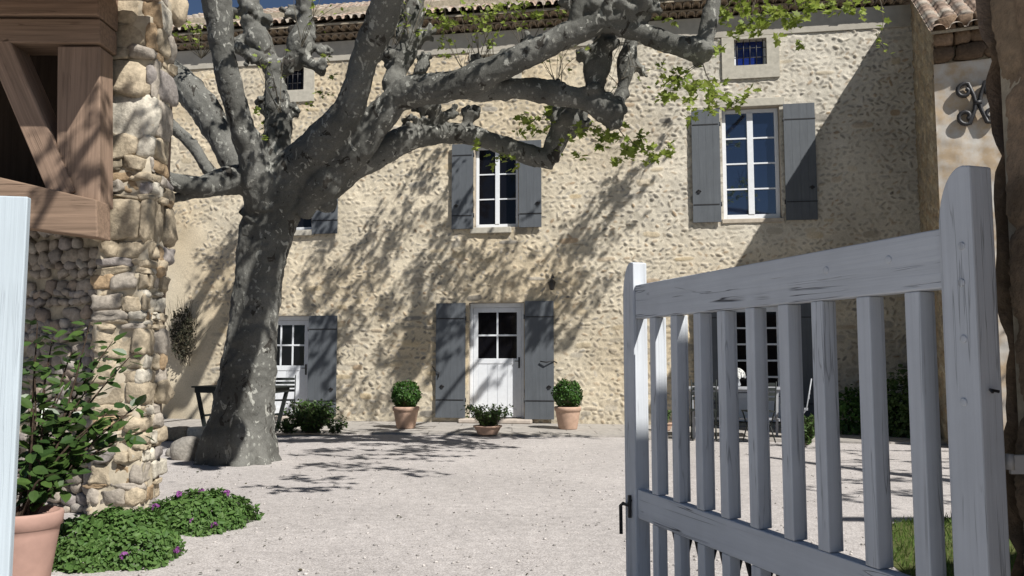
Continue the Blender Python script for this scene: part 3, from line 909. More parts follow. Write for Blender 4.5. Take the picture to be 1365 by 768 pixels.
# S-scroll wall anchor: two back to back C scrolls
fn = -sdv
def front(px, py, off=.07):
    p = onplane(px, py, Kc + sdv * (0.03 + off), sdv); q = Rm @ (p - Kc); return q
anc = MB()
sc = (front(1320, 140) - front(1300, 140)).length / 17.0
ctr = front(1303, 137)
def loc2(dx, dz, off=0.0): return Vector((ctr.x + off, ctr.y + sy * dx * sc, ctr.z + dz * sc))
for sg in (-1, 1):
    path = []
    for k in range(15):                      # upper scroll, curling outwards
        a_ = R(-250 + k * 26); rr = 3 + 7.5 * k / 14
        path.append((14 + rr * math.cos(a_), 17 + rr * math.sin(a_)))
    up_ = path
    pts_ = [(14 - (x - 14), z) for x, z in up_]
    # keep orientation: end on inner side, then descend along the waist, mirror for the lower scroll
    full = [(x, z) for x, z in up_]
    full += [(6 - 2, 10), (2.6, 3), (2.4, 0)]
    full += [(x, -z) for x, z in full[::-1][1:]]
    P_ = [loc2(sg * x, z) for x, z in full]
    anc.tube(P_, [sc * 2.7] * len(P_), 8)
anc.tube([loc2(-4.5, 0, -.012), loc2(4.5, 0, -.012)], sc * 3.0, 10)
ao = anc.build('wall_anchor', M['iron'], wing); ao['label'] = 'black iron double scroll wall anchor'

# ------------------------------------------------------------------ plane tree
def interp(path, step=0.12):
    """Catmull-Rom through (Vector, r)"""
    P = [p for p, r in path]; Rr = [r for p, r in path]
    out = []
    for i in range(len(P) - 1):
        p0 = P[max(i - 1, 0)]; p1 = P[i]; p2 = P[i + 1]; p3 = P[min(i + 2, len(P) - 1)]
        n = max(2, int((p2 - p1).length / step))
        for k in range(n):
            t = k / n
            q = 0.5 * ((2 * p1) + (p2 - p0) * t + (2 * p0 - 5 * p1 + 4 * p2 - p3) * t * t + (3 * p1 - p0 - 3 * p2 + p3) * t ** 3)
            out.append((q, Rr[i] * (1 - t) + Rr[i + 1] * t))
    out.append((P[-1], Rr[-1]))
    return out
TY = 12.17
tree = thing('plane_tree', 'old pollarded plane tree with mottled grey bark and knobbly limbs in the courtyard', 'tree', pt(318, 615, TY)[:2] + (0.0,))
T0 = tree.location.copy()
tm = MB()
knobs = []
def limb(spec, knob=0.0, n=12, lump=.08, kw=None):
    path = [(pt(px, py, Y), r * Y / F) for (px, py, Y, r) in spec] if len(spec[0]) == 4 else [(Vector(p), r) for p, r in spec]
    s = interp(path, .07)
    rr = []
    ph = rnd.uniform(0, 10)
    for i, (p, r) in enumerate(s):
        k = 1 + lump * noise.noise(Vector((i * .22 + ph, ph, 0))) * 1.6
        rr.append(r * k)
    tm.tube([p - T0 for p, r in s], rr, n, True, True, .02)
    if knob:
        for i in range(0, len(s), 2):
            if rnd.random() < knob:
                p, r = s[i]
                d = Vector((rnd.gauss(0, 1), rnd.gauss(0, 1), rnd.gauss(0, 1))).normalized()
                tm.sphere(p - T0 + d * r * .72, r * rnd.uniform(.38, .62), 8, 6)
    return s
def knuckle(px, py, Y, rpx, n=9):
    c = pt(px, py, Y); r = rpx * Y / F
    for k in range(int(n * 2.6)):
        d = Vector((rnd.gauss(0, 1), rnd.gauss(0, 1), rnd.gauss(0, 1))).normalized()
        tm.sphere(c - T0 + d * r * rnd.uniform(.6, 1.05), r * rnd.uniform(.16, .46), 8, 6)
    knobs.append((c, r))
    return c
# trunk
limb([(318, 640, 12.2, 56), (318, 622, 12.2, 52), (320, 600, 12.2, 46), (324, 560, 12.2, 41), (330, 500, 12.2, 36), (337, 440, 12.2, 32), (344, 380, 12.2, 30.5), (353, 320, 12.2, 34), (366, 275, 12.2, 37), (380, 245, 12.2, 28)], 0.05, 22, .05)
for an, rr_, l in ((-2.5, .2, .22), (-1.9, .17, .15), (-1.2, .2, .2), (-.6, .17, .25), (0.2, .17, .2), (3.0, .22, .3), (2.2, .2, .3), (1.2, .2, .3)):   # buttress roots
    dv = Vector((math.cos(an), math.sin(an), 0))
    limb([(T0 + dv * .25 + Vector((0, 0, .75)), .14), (T0 + dv * .36 + Vector((0, 0, .32)), rr_ * .95), (T0 + dv * (.36 + l * .45) + Vector((0, 0, .02)), rr_ * .8), (T0 + dv * (.48 + l * .55) + Vector((0, 0, -.14)), .12)], 0.1, 12, .1)
# big leader going up right (A)
limb([(352, 300, 12.2, 38), (385, 240, 12.1, 34), (432, 192, 11.8, 28), (464, 150, 11.5, 22), (476, 115, 11.35, 18.5), (487, 75, 11.2, 19.5), (508, 28, 10.9, 22), (523, -25, 10.6, 21), (545, -110, 10.2, 18)], .05, 16)
# B long right limb
limb([(395, 275, 12.2, 24), (440, 232, 12.0, 26), (480, 190, 11.8, 24), (510, 152, 11.7, 20), (540, 125, 11.6, 21), (605, 114, 11.3, 21), (650, 97, 11.2, 20), (700, 74, 11.1, 19), (760, 46, 11.0, 17), (805, 28, 10.9, 17), (835, 36, 10.9, 15), (888, 56, 10.9, 14), (925, 66, 10.9, 17), (942, 72, 10.9, 18)], .12, 14, .12)
limb([(936, 72, 10.9, 15), (942, 40, 10.9, 12), (950, 5, 10.9, 11), (962, -40, 10.8, 8)], .25)
knuckle(935, 68, 10.9, 19)
limb([(815, 30, 10.9, 16), (850, 12, 10.8, 16), (858, -20, 10.8, 13), (870, -60, 10.7, 9)], .4); knuckle(848, 8, 10.8, 22, 12); knuckle(815, 8, 10.8, 14)
limb([(768, 45, 11.0, 12), (772, 10, 10.9, 13), (778, -30, 10.9, 12), (790, -70, 10.9, 8)], .4)
# C sub limb under B
limb([(590, 118, 11.4, 15), (651, 119, 11.5, 15), (701, 119, 11.5, 15), (745, 126, 11.5, 16), (788, 135, 11.5, 17), (812, 148, 11.5, 20), (830, 150, 11.5, 16)], .2, 12, .15)
knuckle(818, 150, 11.5, 21, 12); knuckle(790, 128, 11.5, 17); knuckle(741, 116, 11.5, 12, 6)
limb([(792, 128, 11.5, 14), (795, 95, 11.5, 14), (803, 60, 11.5, 17), (806, 35, 11.4, 14), (800, 0, 11.3, 10)], .85, 12, .38); knuckle(806, 60, 11.5, 17, 12); knuckle(796, 88, 11.5, 14)
limb([(822, 140, 11.6, 11), (832, 110, 11.6, 11), (836, 80, 11.6, 12), (842, 55, 11.6, 10), (850, 25, 11.6, 8)], .8, 12, .38); knuckle(838, 75, 11.6, 13)
# D lower right limb
limb([(420, 262, 12.2, 26), (462, 226, 12.2, 21), (503, 206, 12.3, 20), (537, 187, 12.4, 18), (571, 179, 12.5, 14.5), (621, 179, 12.6, 13.5), (660, 190, 12.6, 13.5), (690, 201, 12.6, 13), (718, 210, 12.6, 13.5), (738, 213, 12.6, 14)], .08, 14, .12)
limb([(732, 212, 12.6, 14), (742, 188, 12.6, 14), (752, 165, 12.6, 21), (762, 146, 12.6, 22)], .8, 12, .38); knuckle(757, 158, 12.6, 24, 14); knuckle(765, 145, 12.6, 17)
limb([(570, 180, 12.5, 10), (578, 165, 12.5, 10), (588, 150, 12.5, 15)], .8); knuckle(571, 150, 12.5, 17, 12); knuckle(545, 165, 12.4, 12)
limb([(622, 178, 12.6, 8), (622, 165, 12.6, 7), (630, 150, 12.6, 12)], .8); knuckle(629, 150, 12.6, 12, 8)
# J knobbly stub on B
limb([(527, 125, 11.7, 15), (528, 100, 11.8, 13), (538, 78, 11.8, 15), (547, 45, 11.8, 15), (552, 10, 11.8, 13), (560, -40, 11.8, 9)], .85, 12, .38); knuckle(526, 80, 11.8, 14); knuckle(548, 50, 11.8, 17, 12)
# E upright middle left limb
limb([(360, 260, 12.5, 24), (366, 215, 12.6, 19), (371, 170, 12.6, 18), (370, 140, 12.6, 17), (366, 105, 12.6, 14), (364, 82, 12.6, 14)], .2, 12, .14); knuckle(371, 150, 12.6, 17, 8)
limb([(364, 88, 12.6, 13), (350, 62, 12.6, 13), (336, 35, 12.6, 15), (330, -5, 12.6, 13), (322, -50, 12.6, 9)], .65, 12, .35); knuckle(338, 18, 12.6, 16, 8)
limb([(365, 92, 12.6, 13), (385, 86, 12.6, 12), (400, 62, 12.6, 15), (408, 25, 12.6, 14), (406, -10, 12.6, 12), (415, -60, 12.6, 8)], .75, 12, .38); knuckle(404, 45, 12.6, 16, 10); knuckle(400, 72, 12.6, 14)
# F left upright
limb([(352, 275, 12.0, 28), (338, 215, 11.7, 20), (322, 165, 11.5, 17), (307, 115, 11.3, 15), (297, 65, 11.2, 17), (291, 15, 11.1, 19), (286, -25, 11.0, 19), (278, -90, 10.8, 14)], .05, 14)
knuckle(335, 80, 12.3, 10, 6)
limb([(312, 62, 12.2, 9), (330, 70, 12.3, 9), (352, 82, 12.5, 9)], .2)
# G, H, I left limbs
limb([(350, 260, 12.4, 22), (318, 225, 12.6, 19), (300, 190, 12.7, 20), (272, 145, 12.8, 22), (240, 108, 12.9, 20), (205, 78, 13.0, 17), (170, 50, 13.0, 14)], .05, 12)
limb([(345, 250, 12.0, 22), (315, 238, 11.8, 19), (280, 247, 11.5, 15), (245, 246, 11.3, 13), (215, 235, 11.1, 11), (185, 215, 11.0, 10)], .08, 12)
limb([(325, 250, 11.9, 12), (290, 254, 11.7, 8), (250, 260, 11.5, 7), (215, 268, 11.3, 6)], .05, 10)
limb([(290, 240, 11.7, 9), (272, 218, 11.7, 9), (258, 196, 11.7, 8), (238, 176, 11.7, 8), (212, 150, 11.6, 7)], .1, 10)
# gnarled stubs on the pollard heads
def stub(px, py, Y, rp, dx, dy, dY=0.0):
    a = (px, py, Y, rp); m1 = (px + dx * .45 + rnd.uniform(-5, 5), py + dy * .45 + rnd.uniform(-5, 5), Y + dY * .5, rp * .8)
    b = (px + dx, py + dy, Y + dY, rp * .75)
    limb([a, m1, b], .9, 10, .4); knuckle(b[0], b[1], b[2], rp * 1.15, 6)
for q in ((338, 25, 12.6, 9, -30, -10), (330, 12, 12.6, 9, 26, 14), (345, 50, 12.6, 9, -26, 8), (364, 100, 12.6, 10, 24, -12), (404, 60, 12.6, 9, 28, 8), (408, 30, 12.6, 9, -24, -14), (400, 75, 12.6, 9, 26, 14),
          (371, 150, 12.6, 10, -18, -10), (371, 165, 12.6, 9, 18, -16), (548, 60, 11.8, 9, 24, -16), (548, 30, 11.8, 9, -22, 6), (526, 95, 11.8, 9, -16, -26), (560, 100, 11.7, 9, 8, -20),
          (806, 60, 11.5, 9, -24, 12), (800, 85, 11.5, 9, -22, -12), (836, 85, 11.6, 8, 20, 10), (845, 5, 10.8, 10, 26, 6), (820, 5, 10.8, 10, -26, 2), (850, 15, 10.8, 9, 20, -16), (775, 15, 10.9, 8, -22, -12),
          (640, 100, 11.3, 9, -4, -18), (760, 150, 12.6, 10, 18, 14), (760, 160, 12.6, 9, -20, 8), (795, 120, 11.5, 9, -14, 12), (588, 155, 12.5, 8, 16, -8), (571, 152, 12.5, 8, -14, -12), (700, 70, 11.1, 8, 2, -16), (312, 60, 12.4, 8, 22, 16)):
    stub(*q)
# limbs that leave the frame and carry the high crown
HI = [
    [(pt(525, -30, 10.6), .22), (Vector((-1.2, 9.6, 7.6)), .18), (Vector((-.2, 8.6, 8.4)), .13), (Vector((1.4, 7.6, 8.8)), .08)],
    [(pt(540, -90, 10.3), .17), (Vector((-1.0, 10.8, 8.9)), .14), (Vector((.8, 11.8, 9.8)), .09), (Vector((2.2, 12.6, 10.4)), .05)],
    [(pt(870, -55, 10.7), .09), (Vector((2.6, 11.4, 7.9)), .08), (Vector((3.6, 12.6, 9.0)), .06), (Vector((4.6, 13.6, 9.8)), .04)],
    [(pt(960, -35, 10.8), .08), (Vector((3.6, 11.6, 7.5)), .07), (Vector((5.0, 13.0, 8.4)), .05)],
    [(pt(560, -40, 11.8), .10), (Vector((-.6, 12.8, 8.3)), .08), (Vector((.6, 13.8, 9.6)), .05)],
    [(pt(415, -60, 12.6), .09), (Vector((-2.6, 13.2, 8.6)), .07), (Vector((-1.4, 14.2, 9.8)), .05)],
    [(pt(280, -90, 10.8), .13), (Vector((-3.4, 9.8, 8.6)), .10), (Vector((-2.4, 8.4, 9.4)), .06)],
    [(pt(790, -70, 10.9), .08), (Vector((1.4, 10.6, 8.0)), .07), (Vector((2.4, 9.4, 8.8)), .05)],
]
def _ab(px, py, ex=.3):
    u, h = fac(px, py); q = F0 + U * u; q.z = h
    return q + SUN * ((-q.z + 1.5 + .452 * q.y) / (1.65 + .452 * 1.18) + ex)
HI.append([(_ab(560, 350, .9), .07), (_ab(556, 400, .7), .10), (_ab(553, 445, .5), .20), (_ab(550, 480, .45), .30), (_ab(549, 505, .45), .16)])
HI.append([(Vector((-3.4, 12.7, 7.9)), .13), (_ab(345, 330, .5), .13), (_ab(315, 395, .4), .12), (_ab(280, 465, .35), .14), (_ab(240, 545, .35), .17)])
HI.append([(Vector((-4.6, 12.9, 7.6)), .12), (_ab(300, 340, .6), .12), (_ab(265, 400, .5), .14), (_ab(225, 460, .5), .15)])
HI.append([(Vector((-.2, 8.6, 8.5)), .16), (Vector((.1, 7.9, 9.1)), .18), (Vector((.15, 7.4, 8.3)), .2), (Vector((.08, 7.0, 7.5)), .21), (Vector((-.02, 6.75, 6.9)), .2)])
for h_ in HI: limb(h_, .1, 9)
for k in range(9):
    tm.sphere(Vector((-.02, 6.8, 6.9)) - T0 + Vector((rnd.gauss(0, .14), rnd.gauss(0, .14), rnd.gauss(0, .14))), rnd.uniform(.14, .24), 8, 6)
tr = tm.build('trunk', M['bark'], tree)
rm = tr.modifiers.new('remesh', 'REMESH'); rm.mode = 'VOXEL'; rm.voxel_size = 0.024; rm.use_smooth_shade = True
sm_ = tr.modifiers.new('smooth', 'SMOOTH'); sm_.factor = .5; sm_.iterations = 1
for nm, sz, st_ in (('lumps', .22, .05), ('flakes', .06, .024)):
    tx = bpy.data.textures.new(nm, 'CLOUDS'); tx.noise_scale = sz; tx.noise_depth = 3
    dm = tr.modifiers.new(nm, 'DISPLACE'); dm.texture = tx; dm.strength = st_; dm.mid_level = .5; dm.texture_coords = 'LOCAL'

# foliage: sprays of young leaves on thin shoots
class Crown:
    def __init__(self, origin): self.o = Vector(origin); self.tw = MB(); self.P = []; self.N = []; self.S = []; self.T = []
    def shoot(self, a, b, leaves, size=.10, r0=.009, bare=.25, bend=.12, spread=.05):
        a = Vector(a); b = Vector(b); L = (b - a).length
        md = (a + b) / 2 + Vector((rnd.uniform(-1, 1), rnd.uniform(-1, 1), rnd.uniform(-.5, 1))) * L * bend
        s = interp([(a, r0), (md, r0 * .65), (b, r0 * .3)], max(.08, L / 6))
        self.tw.tube([p - self.o for p, r in s], [r for p, r in s], 4, False)
        for k in range(leaves):
            t = bare + (1 - bare) * (k + rnd.random()) / leaves
            i = min(int(t * (len(s) - 1)), len(s) - 2); f_ = t * (len(s) - 1) - i
            p = s[i][0].lerp(s[i + 1][0], min(f_, 1))
            d = Vector((rnd.gauss(0, 1), rnd.gauss(0, 1), rnd.gauss(0, .6))); d.normalize()
            p = p + d * spread * rnd.uniform(.3, 1.3)
            self.P.append((p - self.o)[:]); self.T.append((d + (b - a).normalized() * .4)[:])
            nn = Vector((rnd.gauss(0, .6), rnd.gauss(-.25, .6), 1.0 + rnd.uniform(-.7, .3)))
            self.N.append(nn[:]); self.S.append(size * rnd.uniform(.55, 1.25))
    def cluster(self, c, n, length, direction, leaves, size=.10, rad=.25, **k):
        c = Vector(c)
        for i in range(n):
            st_ = c + Vector((rnd.gauss(0, 1), rnd.gauss(0, 1), rnd.gauss(0, .6))) * rad
            d = (Vector(direction) + Vector((rnd.gauss(0, .35), rnd.gauss(0, .35), rnd.gauss(0, .25)))).normalized()
            self.shoot(st_, st_ + d * length * rnd.uniform(.6, 1.2), leaves, size, **k)
    def build(self, parent, mat):
        scatter('crown', 'plane', self.P, self.N, self.S, mat, parent, self.T)
        self.tw.build('twigs', M['twig'], parent)
cr = Crown(T0)
def vs_(x0, y0, Y0, x1, y1, Y1, leaves, size=.10, **k):
    cr.shoot(pt(x0, y0, Y0), pt(x1, y1, Y1), leaves, size, **k)
def spot(px, py, Y, rpx, n, size=.11):
    """leaf tuft of n leaves around a pixel"""
    for i in range(max(1, int(n * 1.7) // 7)):
        a = pt(px + rnd.gauss(0, rpx * .4), py + rnd.gauss(0, rpx * .35), Y + rnd.uniform(-.3, .3))
        d = Vector((rnd.gauss(0, 1), rnd.gauss(0, 1), rnd.gauss(0, .5))).normalized() * rpx * Y / F * .8
        cr.shoot(a - d * .5, a + d * .5, 7, size, .004, .0, .1, .05)
# sprays hanging from the right hand knuckles in view
vs_(942, 80, 10.9, 905, 118, 10.7, 10); vs_(935, 80, 10.9, 985, 150, 10.6, 12); vs_(930, 85, 10.9, 880, 120, 10.8, 10)
for a in ((905, 105, 16, 22), (925, 120, 20, 34), (945, 140, 16, 22), (890, 128, 14, 18), (960, 122, 18, 24), (985, 132, 14, 16), (920, 150, 10, 10), (960, 65, 12, 10), (880, 85, 12, 8), (1003, 122, 8, 6)):
    spot(a[0], a[1], 10.7, a[2], a[3])
vs_(765, 160, 12.5, 830, 190, 12.2, 12); vs_(820, 165, 11.5, 870, 205, 11.3, 12); vs_(765, 160, 12.5, 745, 205, 12.3, 9)
for a in ((780, 178, 14, 18), (812, 185, 16, 26), (838, 200, 16, 28), (868, 203, 14, 18), (893, 198, 10, 10), (853, 182, 12, 14), (765, 205, 9, 10), (838, 160, 10, 8), (820, 212, 10, 10)):
    spot(a[0], a[1], 11.8, a[2], a[3])
vs_(700, 160, 12.5, 740, 165, 12.4, 8)
for a in ((695, 155, 12, 14), (715, 168, 12, 16), (735, 150, 10, 10), (690, 175, 9, 8)): spot(a[0], a[1], 12.2, a[2], a[3])
for a in ((655, 212, 11, 12), (675, 205, 10, 12), (683, 222, 9, 8), (640, 198, 8, 6)): spot(a[0], a[1], 12.5, a[2], a[3])
# top right fringe hanging from above the frame
for i in range(16):
    x = 960 + i * 12.5; vs_(x + rnd.uniform(-15, 15), -40, 11.6, x + rnd.uniform(-25, 35), rnd.uniform(5, 38), 11.2, 10)
for a in ((965, 20, 16, 20), (990, 8, 16, 20), (1015, 30, 18, 30), (1035, 15, 18, 28), (1060, 28, 16, 24), (1085, 12, 14, 18), (1110, 10, 12, 14), (1140, 12, 10, 12), (1045, 45, 12, 12), (985, 42, 14, 18), (1072, 55, 8, 6)):
    spot(a[0], a[1], 11.4, a[2], a[3])
vs_(1165, -20, 11.4, 1176, 55, 11.3, 9, bare=.4); vs_(1168, 45, 11.4, 1183, 74, 11.3, 7, .08); vs_(1120, -30, 11.4, 1150, 30, 11.3, 8)
# pale shoots on top of limb B and by the roof
for (x, y) in ((640, 85), (655, 82), (700, 68), (622, 100), (745, 112), (742, 108), (548, 45), (527, 60), (405, 62), (372, 150), (640, 88)):
    for k in range(5):
        vs_(x + rnd.uniform(-4, 4), y, 11.5, x + rnd.uniform(-38, 38), y - rnd.uniform(35, 95), 11.4 + rnd.uniform(-.4, .4), rnd.choice((2, 4, 6)), .075, bare=.5, r0=.007)
for a in ((600, 30, 22, 28), (580, 45, 16, 16), (630, 22, 18, 18), (660, 18, 20, 22), (690, 12, 18, 22), (720, 22, 14, 16), (590, 70, 14, 10), (655, 55, 12, 8), (745, 18, 12, 10), (575, 20, 14, 12), (700, 34, 10, 8), (880, 20, 12, 8), (905, 30, 10, 6)):
    spot(a[0], a[1], 11.4, a[2], a[3], .08)
for a in ((430, 122, 16, 12), (415, 140, 12, 8), (330, 145, 12, 8), (345, 170, 10, 6), (440, 100, 10, 6), (275, 42, 16, 12), (262, 60, 12, 8), (245, 35, 10, 6), (350, 185, 8, 6), (432, 75, 10, 5)):
    spot(a[0], a[1], 12.3, a[2], a[3], .075)
for k in range(16):      # bare twigs top left
    vs_(268, 78, 12.6, 268 + rnd.uniform(-48, 60), rnd.uniform(0, 60), 12.5, rnd.choice((0, 1, 3)), .07, bare=.6, r0=.006)
for k in range(10):
    vs_(rnd.uniform(395, 415), rnd.uniform(30, 70), 12.6, rnd.uniform(415, 475), rnd.uniform(-10, 45), 12.5, rnd.choice((0, 1, 3)), .07, bare=.6, r0=.006)
for k in range(12):
    vs_(rnd.uniform(800, 850), rnd.uniform(10, 130), 11.4, rnd.uniform(740, 905), rnd.uniform(0, 150), 11.4, rnd.choice((0, 1, 3)), .08, bare=.6, r0=.006)
# high crown above the frame: each cluster throws the dappled shade seen on the house and the court
LU = SUN.copy()
def above(P, t): return Vector(P) + LU * t
def fpt(px, py):
    u, h = fac(px, py); p = F0 + U * u; p.z = h; return p
HS = [(858, 228), (842, 250), (825, 275), (805, 300), (790, 318), (772, 335), (752, 352), (735, 372), (770, 372), (790, 395), (760, 405), (775, 432), (745, 425),
      (815, 262), (782, 300), (700, 365), (680, 350), (655, 345), (635, 352), (610, 362), (590, 350), (572, 365), (628, 375), (560, 345), (612, 338),
      (575, 232), (560, 262), (545, 290), (528, 312), (590, 215), (520, 335), (500, 300), (505, 355), (480, 325), (465, 350), (455, 300), (490, 375),
      (470, 395), (440, 372), (430, 340), (515, 400), (540, 395), (480, 430), (445, 430), (525, 430), (420, 400), (600, 430), (590, 470), (560, 430), (715, 415), (720, 450), (640, 435), (655, 500), (690, 430),
      (420, 300), (440, 250), (600, 300), (615, 270), (715, 425), (735, 440), (710, 400), (600, 410), (610, 445), (590, 440), (430, 445), (425, 480), (440, 510), (550, 460), (550, 480), (545, 500), (545, 520), (540, 540), (535, 470), (500, 545), (470, 545), (290, 330), (270, 380), (250, 420), (285, 420), (265, 470), (300, 380), (310, 350), (650, 400), (665, 410), (690, 395), (640, 415), (400, 430)]
for (px, py) in HS:
    q = fpt(px, py)
    tmin = (q.z * -1 + 1.5 + .452 * q.y) / (1.65 + .452 * 1.18) + .25
    t = max(tmin, 1.2) + rnd.uniform(0, .5)
    c = above(q, t)
    cr.cluster(c - Vector((.25, 0, .3)), 4, .95, U * .55 + Vector((0, 0, .75)) + N * rnd.uniform(-.2, .2), 9, .115, .13, bare=.05)
GS = [(405, 585), (430, 578), (460, 582), (500, 578), (520, 600), (550, 610), (455, 625), (405, 605), (520, 625), (560, 595), (430, 600), (470, 592), (520, 585), (560, 580), (400, 640), (380, 655), (540, 600), (580, 590), (420, 620), (500, 610), (620, 575), (480, 575), (540, 572)]
for (px, py) in GS:
    q = ground(px, py)
    tmin = (1.5 + .452 * q.y) / (1.65 + .452 * 1.18) + .35
    c = above(q, tmin + rnd.uniform(0, .6))
    cr.cluster(c, 5, .75, Vector((.9, -.2, .25)), 9, .13, .2, bare=.05, r0=.02)
for (px, py, Y) in ((350, 300, 11.9), (370, 330, 11.9), (340, 330, 11.9), (360, 270, 11.9), (400, 230, 11.6), (430, 200, 11.5), (450, 160, 11.4), (470, 120, 11.3), (490, 80, 11.1), (505, 30, 10.8), (420, 250, 11.8), (480, 190, 11.6), (520, 140, 11.5), (300, 80, 11.2), (310, 130, 11.3), (325, 180, 11.5), (370, 180, 12.4), (280, 160, 12.6), (330, 240, 11.8), (580, 120, 11.3), (540, 190, 12.2), (700, 80, 11.1), (650, 185, 12.4), (270, 245, 11.4), (345, 350, 12), (365, 390, 11.9), (330, 420, 11.9), (375, 300, 11.9), (390, 260, 11.8)):
    q = pt(px, py, Y); t = (1.5 + .452 * q.y - q.z) / (1.65 + .452 * 1.18) + .3 + rnd.uniform(0, .8)
    cr.cluster(above(q, t), 4 if (px < 480 and py > 90 and px > 320) else 2, .8, Vector((.5, -.3, .6)), 9, .12, .16, bare=.05)
cr.build(tree, M['leaf_plane'])

# second plane tree, right of the frame, whose limbs shade the pillar, the shed and the court
tb = Vector((9.6, 4.2, 0))
tree2 = thing('plane_tree', 'plane tree just beyond the right edge whose shade streaks the gravel', 'tree', tb[:])
T1 = T0.copy(); T0s = T0; T0 = tb; tm = MB()
limb([(tb + Vector((0, 0, -.1)), .5), (tb + Vector((0, 0, 1)), .38), (tb + Vector((-.1, .1, 3.4)), .34)], .1, 14)
L2 = [[(tb + Vector((0, 0, 3.2)), .26), (Vector((8.4, 2.6, 5.6)), .17), (Vector((6.0, 0.0, 7.4)), .13), (Vector((3.0, -1.5, 8.4)), .09), (Vector((.5, 0.0, 8.7)), .06), (Vector((-.7, 3.0, 8.4)), .04), (Vector((-1.1, 4.9, 8.0)), .025)],
      [(tb + Vector((0, 0, 3.2)), .24), (Vector((9.4, 5.4, 5.4)), .18), (Vector((8.8, 6.6, 6.8)), .12), (Vector((8.4, 7.6, 7.6)), .06)],
      [(tb + Vector((0, 0, 3.2)), .24), (Vector((10.4, 3.6, 5.4)), .18), (Vector((11.4, 3.0, 7.2)), .1)],
      [(tb + Vector((0, 0, 3.2)), .2), (Vector((8.6, 3.6, 5.6)), .16), (Vector((7.2, 3.0, 6.8)), .09)]]
for l_ in L2: limb(l_, .1, 10)
tm.build('trunk', M['bark'], tree2)
cr = Crown(tb)
for (px, py) in ((1100, 600), (1120, 615), (1190, 600), (1250, 595), (1200, 615), (1240, 625), (1100, 640), (1190, 640), (1250, 645), (1180, 655), (1230, 665), (1120, 660), (1090, 620), (1210, 590), (1060, 600), (1150, 628), (1260, 612)):
    q = ground(px, py); c = above(q, 3.4 + rnd.uniform(0, .9))
    cr.cluster(c, 3, 1.0, Vector((.9, -.25, .2)), 7, .12, .15, bare=.05, r0=.016)
for (x, y, z) in [(-3.75, 7.9, 4.6), (-3.6, 7.9, 4.0), (-3.8, 7.9, 3.5), (-3.5, 7.9, 3.1), (-3.7, 7.9, 2.8), (-3.5, 7.9, 2.4), (-3.9, 8.0, 2.3), (-3.4, 8, 4.4), (-3.4, 8.1, 3.6), (-3.3, 8.2, 2.9), (-4.2, 7.5, 3.3), (-4.1, 7.5, 3.7), (-4.3, 7.5, 2.9), (-3.6, 7.9, 1.7), (-3.8, 8, 1.5)]:
    c = above((x, y, z), 2.6 + rnd.uniform(0, .5))
    cr.cluster(c, 4, .8, Vector((.7, .1, .5)), 7, .11, .14, bare=.1)
cr.build(tree2, M['leaf_plane'])
T0 = T0s

# ------------------------------------------------------------------ left stone pillar, pebble wall, timber frame and its added roof
PX0, PX1, PY0, PY1 = -3.97, -3.53, 7.9, 8.22
pil = thing('stone_pillar', 'rugged pillar of stacked field stones between the timber frame and the plane tree', 'pillar', ((PX0 + PX1) / 2, (PY0 + PY1) / 2, 0))
po = pil.location.copy()
mb = MB()
zc = 0
vs = []; fs = []
nz = 150
ring = [(PX0 + (PX1 - PX0) * i / 12, PY0) for i in range(12)] + [(PX1, PY0 + (PY1 - PY0) * i / 12) for i in range(13)] + [(PX0, PY1)]
for j in range(nz + 1):
    z = 6.2 * j / nz
    for k, (x, y) in enumerate(ring):
        d = .05 * noise.noise(Vector((x * 3, y * 3, z * 2.2)))
        vs.append((x - po.x + d * .5 + (.018 if x == PX1 else 0), y - po.y + d * .7 + ((-.036 if z < 2.6 else -.022) if y == PY0 else 0), z))
nr_ = len(ring)
for j in range(nz):
    for k in range(nr_):
        fs.append((j * nr_ + k, j * nr_ + (k + 1) % nr_, (j + 1) * nr_ + (k + 1) % nr_, (j + 1) * nr_ + k))
mb.add(vs, fs, True); mb.build('mortar_core', M['mortar_pale'], pil)
stn = Stones(); z = -.05
while z < 5.9:
    rh = rnd.choice((.05, .07, .09, .11, .13, .17, .22) if z < 3.6 else (.12, .2, .28, .36)) * rnd.uniform(.85, 1.15)
    if 2.6 < z < 2.75: rh = .42
    if 4.1 < z < 4.3: rh = .5
    x = PX0 - rnd.uniform(-.01, .06)
    flat = rh < .12
    while x < PX1 + .02:
        wd = min(rnd.uniform(.9, 2.2) * max(rh, .12) * (1.7 if flat else 1.0), PX1 + .05 - x)
        if wd < .05: break
        stn.add((x + wd / 2 - po.x, PY0 - po.y + rnd.uniform(.0, .03), z + rh / 2 + rnd.uniform(-.01, .01)), (wd / 2 * 1.04, rnd.uniform(.05, .11), rh / 2 * 1.05), axes((1, 0, 0), rnd.uniform(-.16, .16)), stone_col(), rnd.uniform(.55, 1.0), .13, 3)
        x += wd
    y = PY0 - .02
    while y < PY1:
        wd = rnd.uniform(.6, 1.7) * max(rh, .13)
        stn.add((PX1 - po.x - rnd.uniform(.0, .03), y + wd / 2 - po.y, z + rh / 2), (wd / 2 * 1.02, rnd.uniform(.05, .09), rh / 2 * 1.02), axes((0, 1, 0), rnd.uniform(-.1, .1)), stone_col(), rnd.uniform(.55, 1.0), .12, 3)
        y += wd
    z += rh * .98
so_ = stn.build('stonework', M['pillar_stone'], pil)
for o_, ps in ((so_, ((.22, .09), (.06, .035))), (bpy.data.objects['mortar_core'], ((.15, .06), (.04, .03)))):
    for nm, (sz, st_) in zip(('rough_big', 'rough_small'), ps):
        tx = bpy.data.textures.new(nm, 'CLOUDS'); tx.noise_scale = sz; tx.noise_depth = 2
        dm = o_.modifiers.new(nm, 'DISPLACE'); dm.texture = tx; dm.strength = st_; dm.mid_level = .5; dm.texture_coords = 'LOCAL'

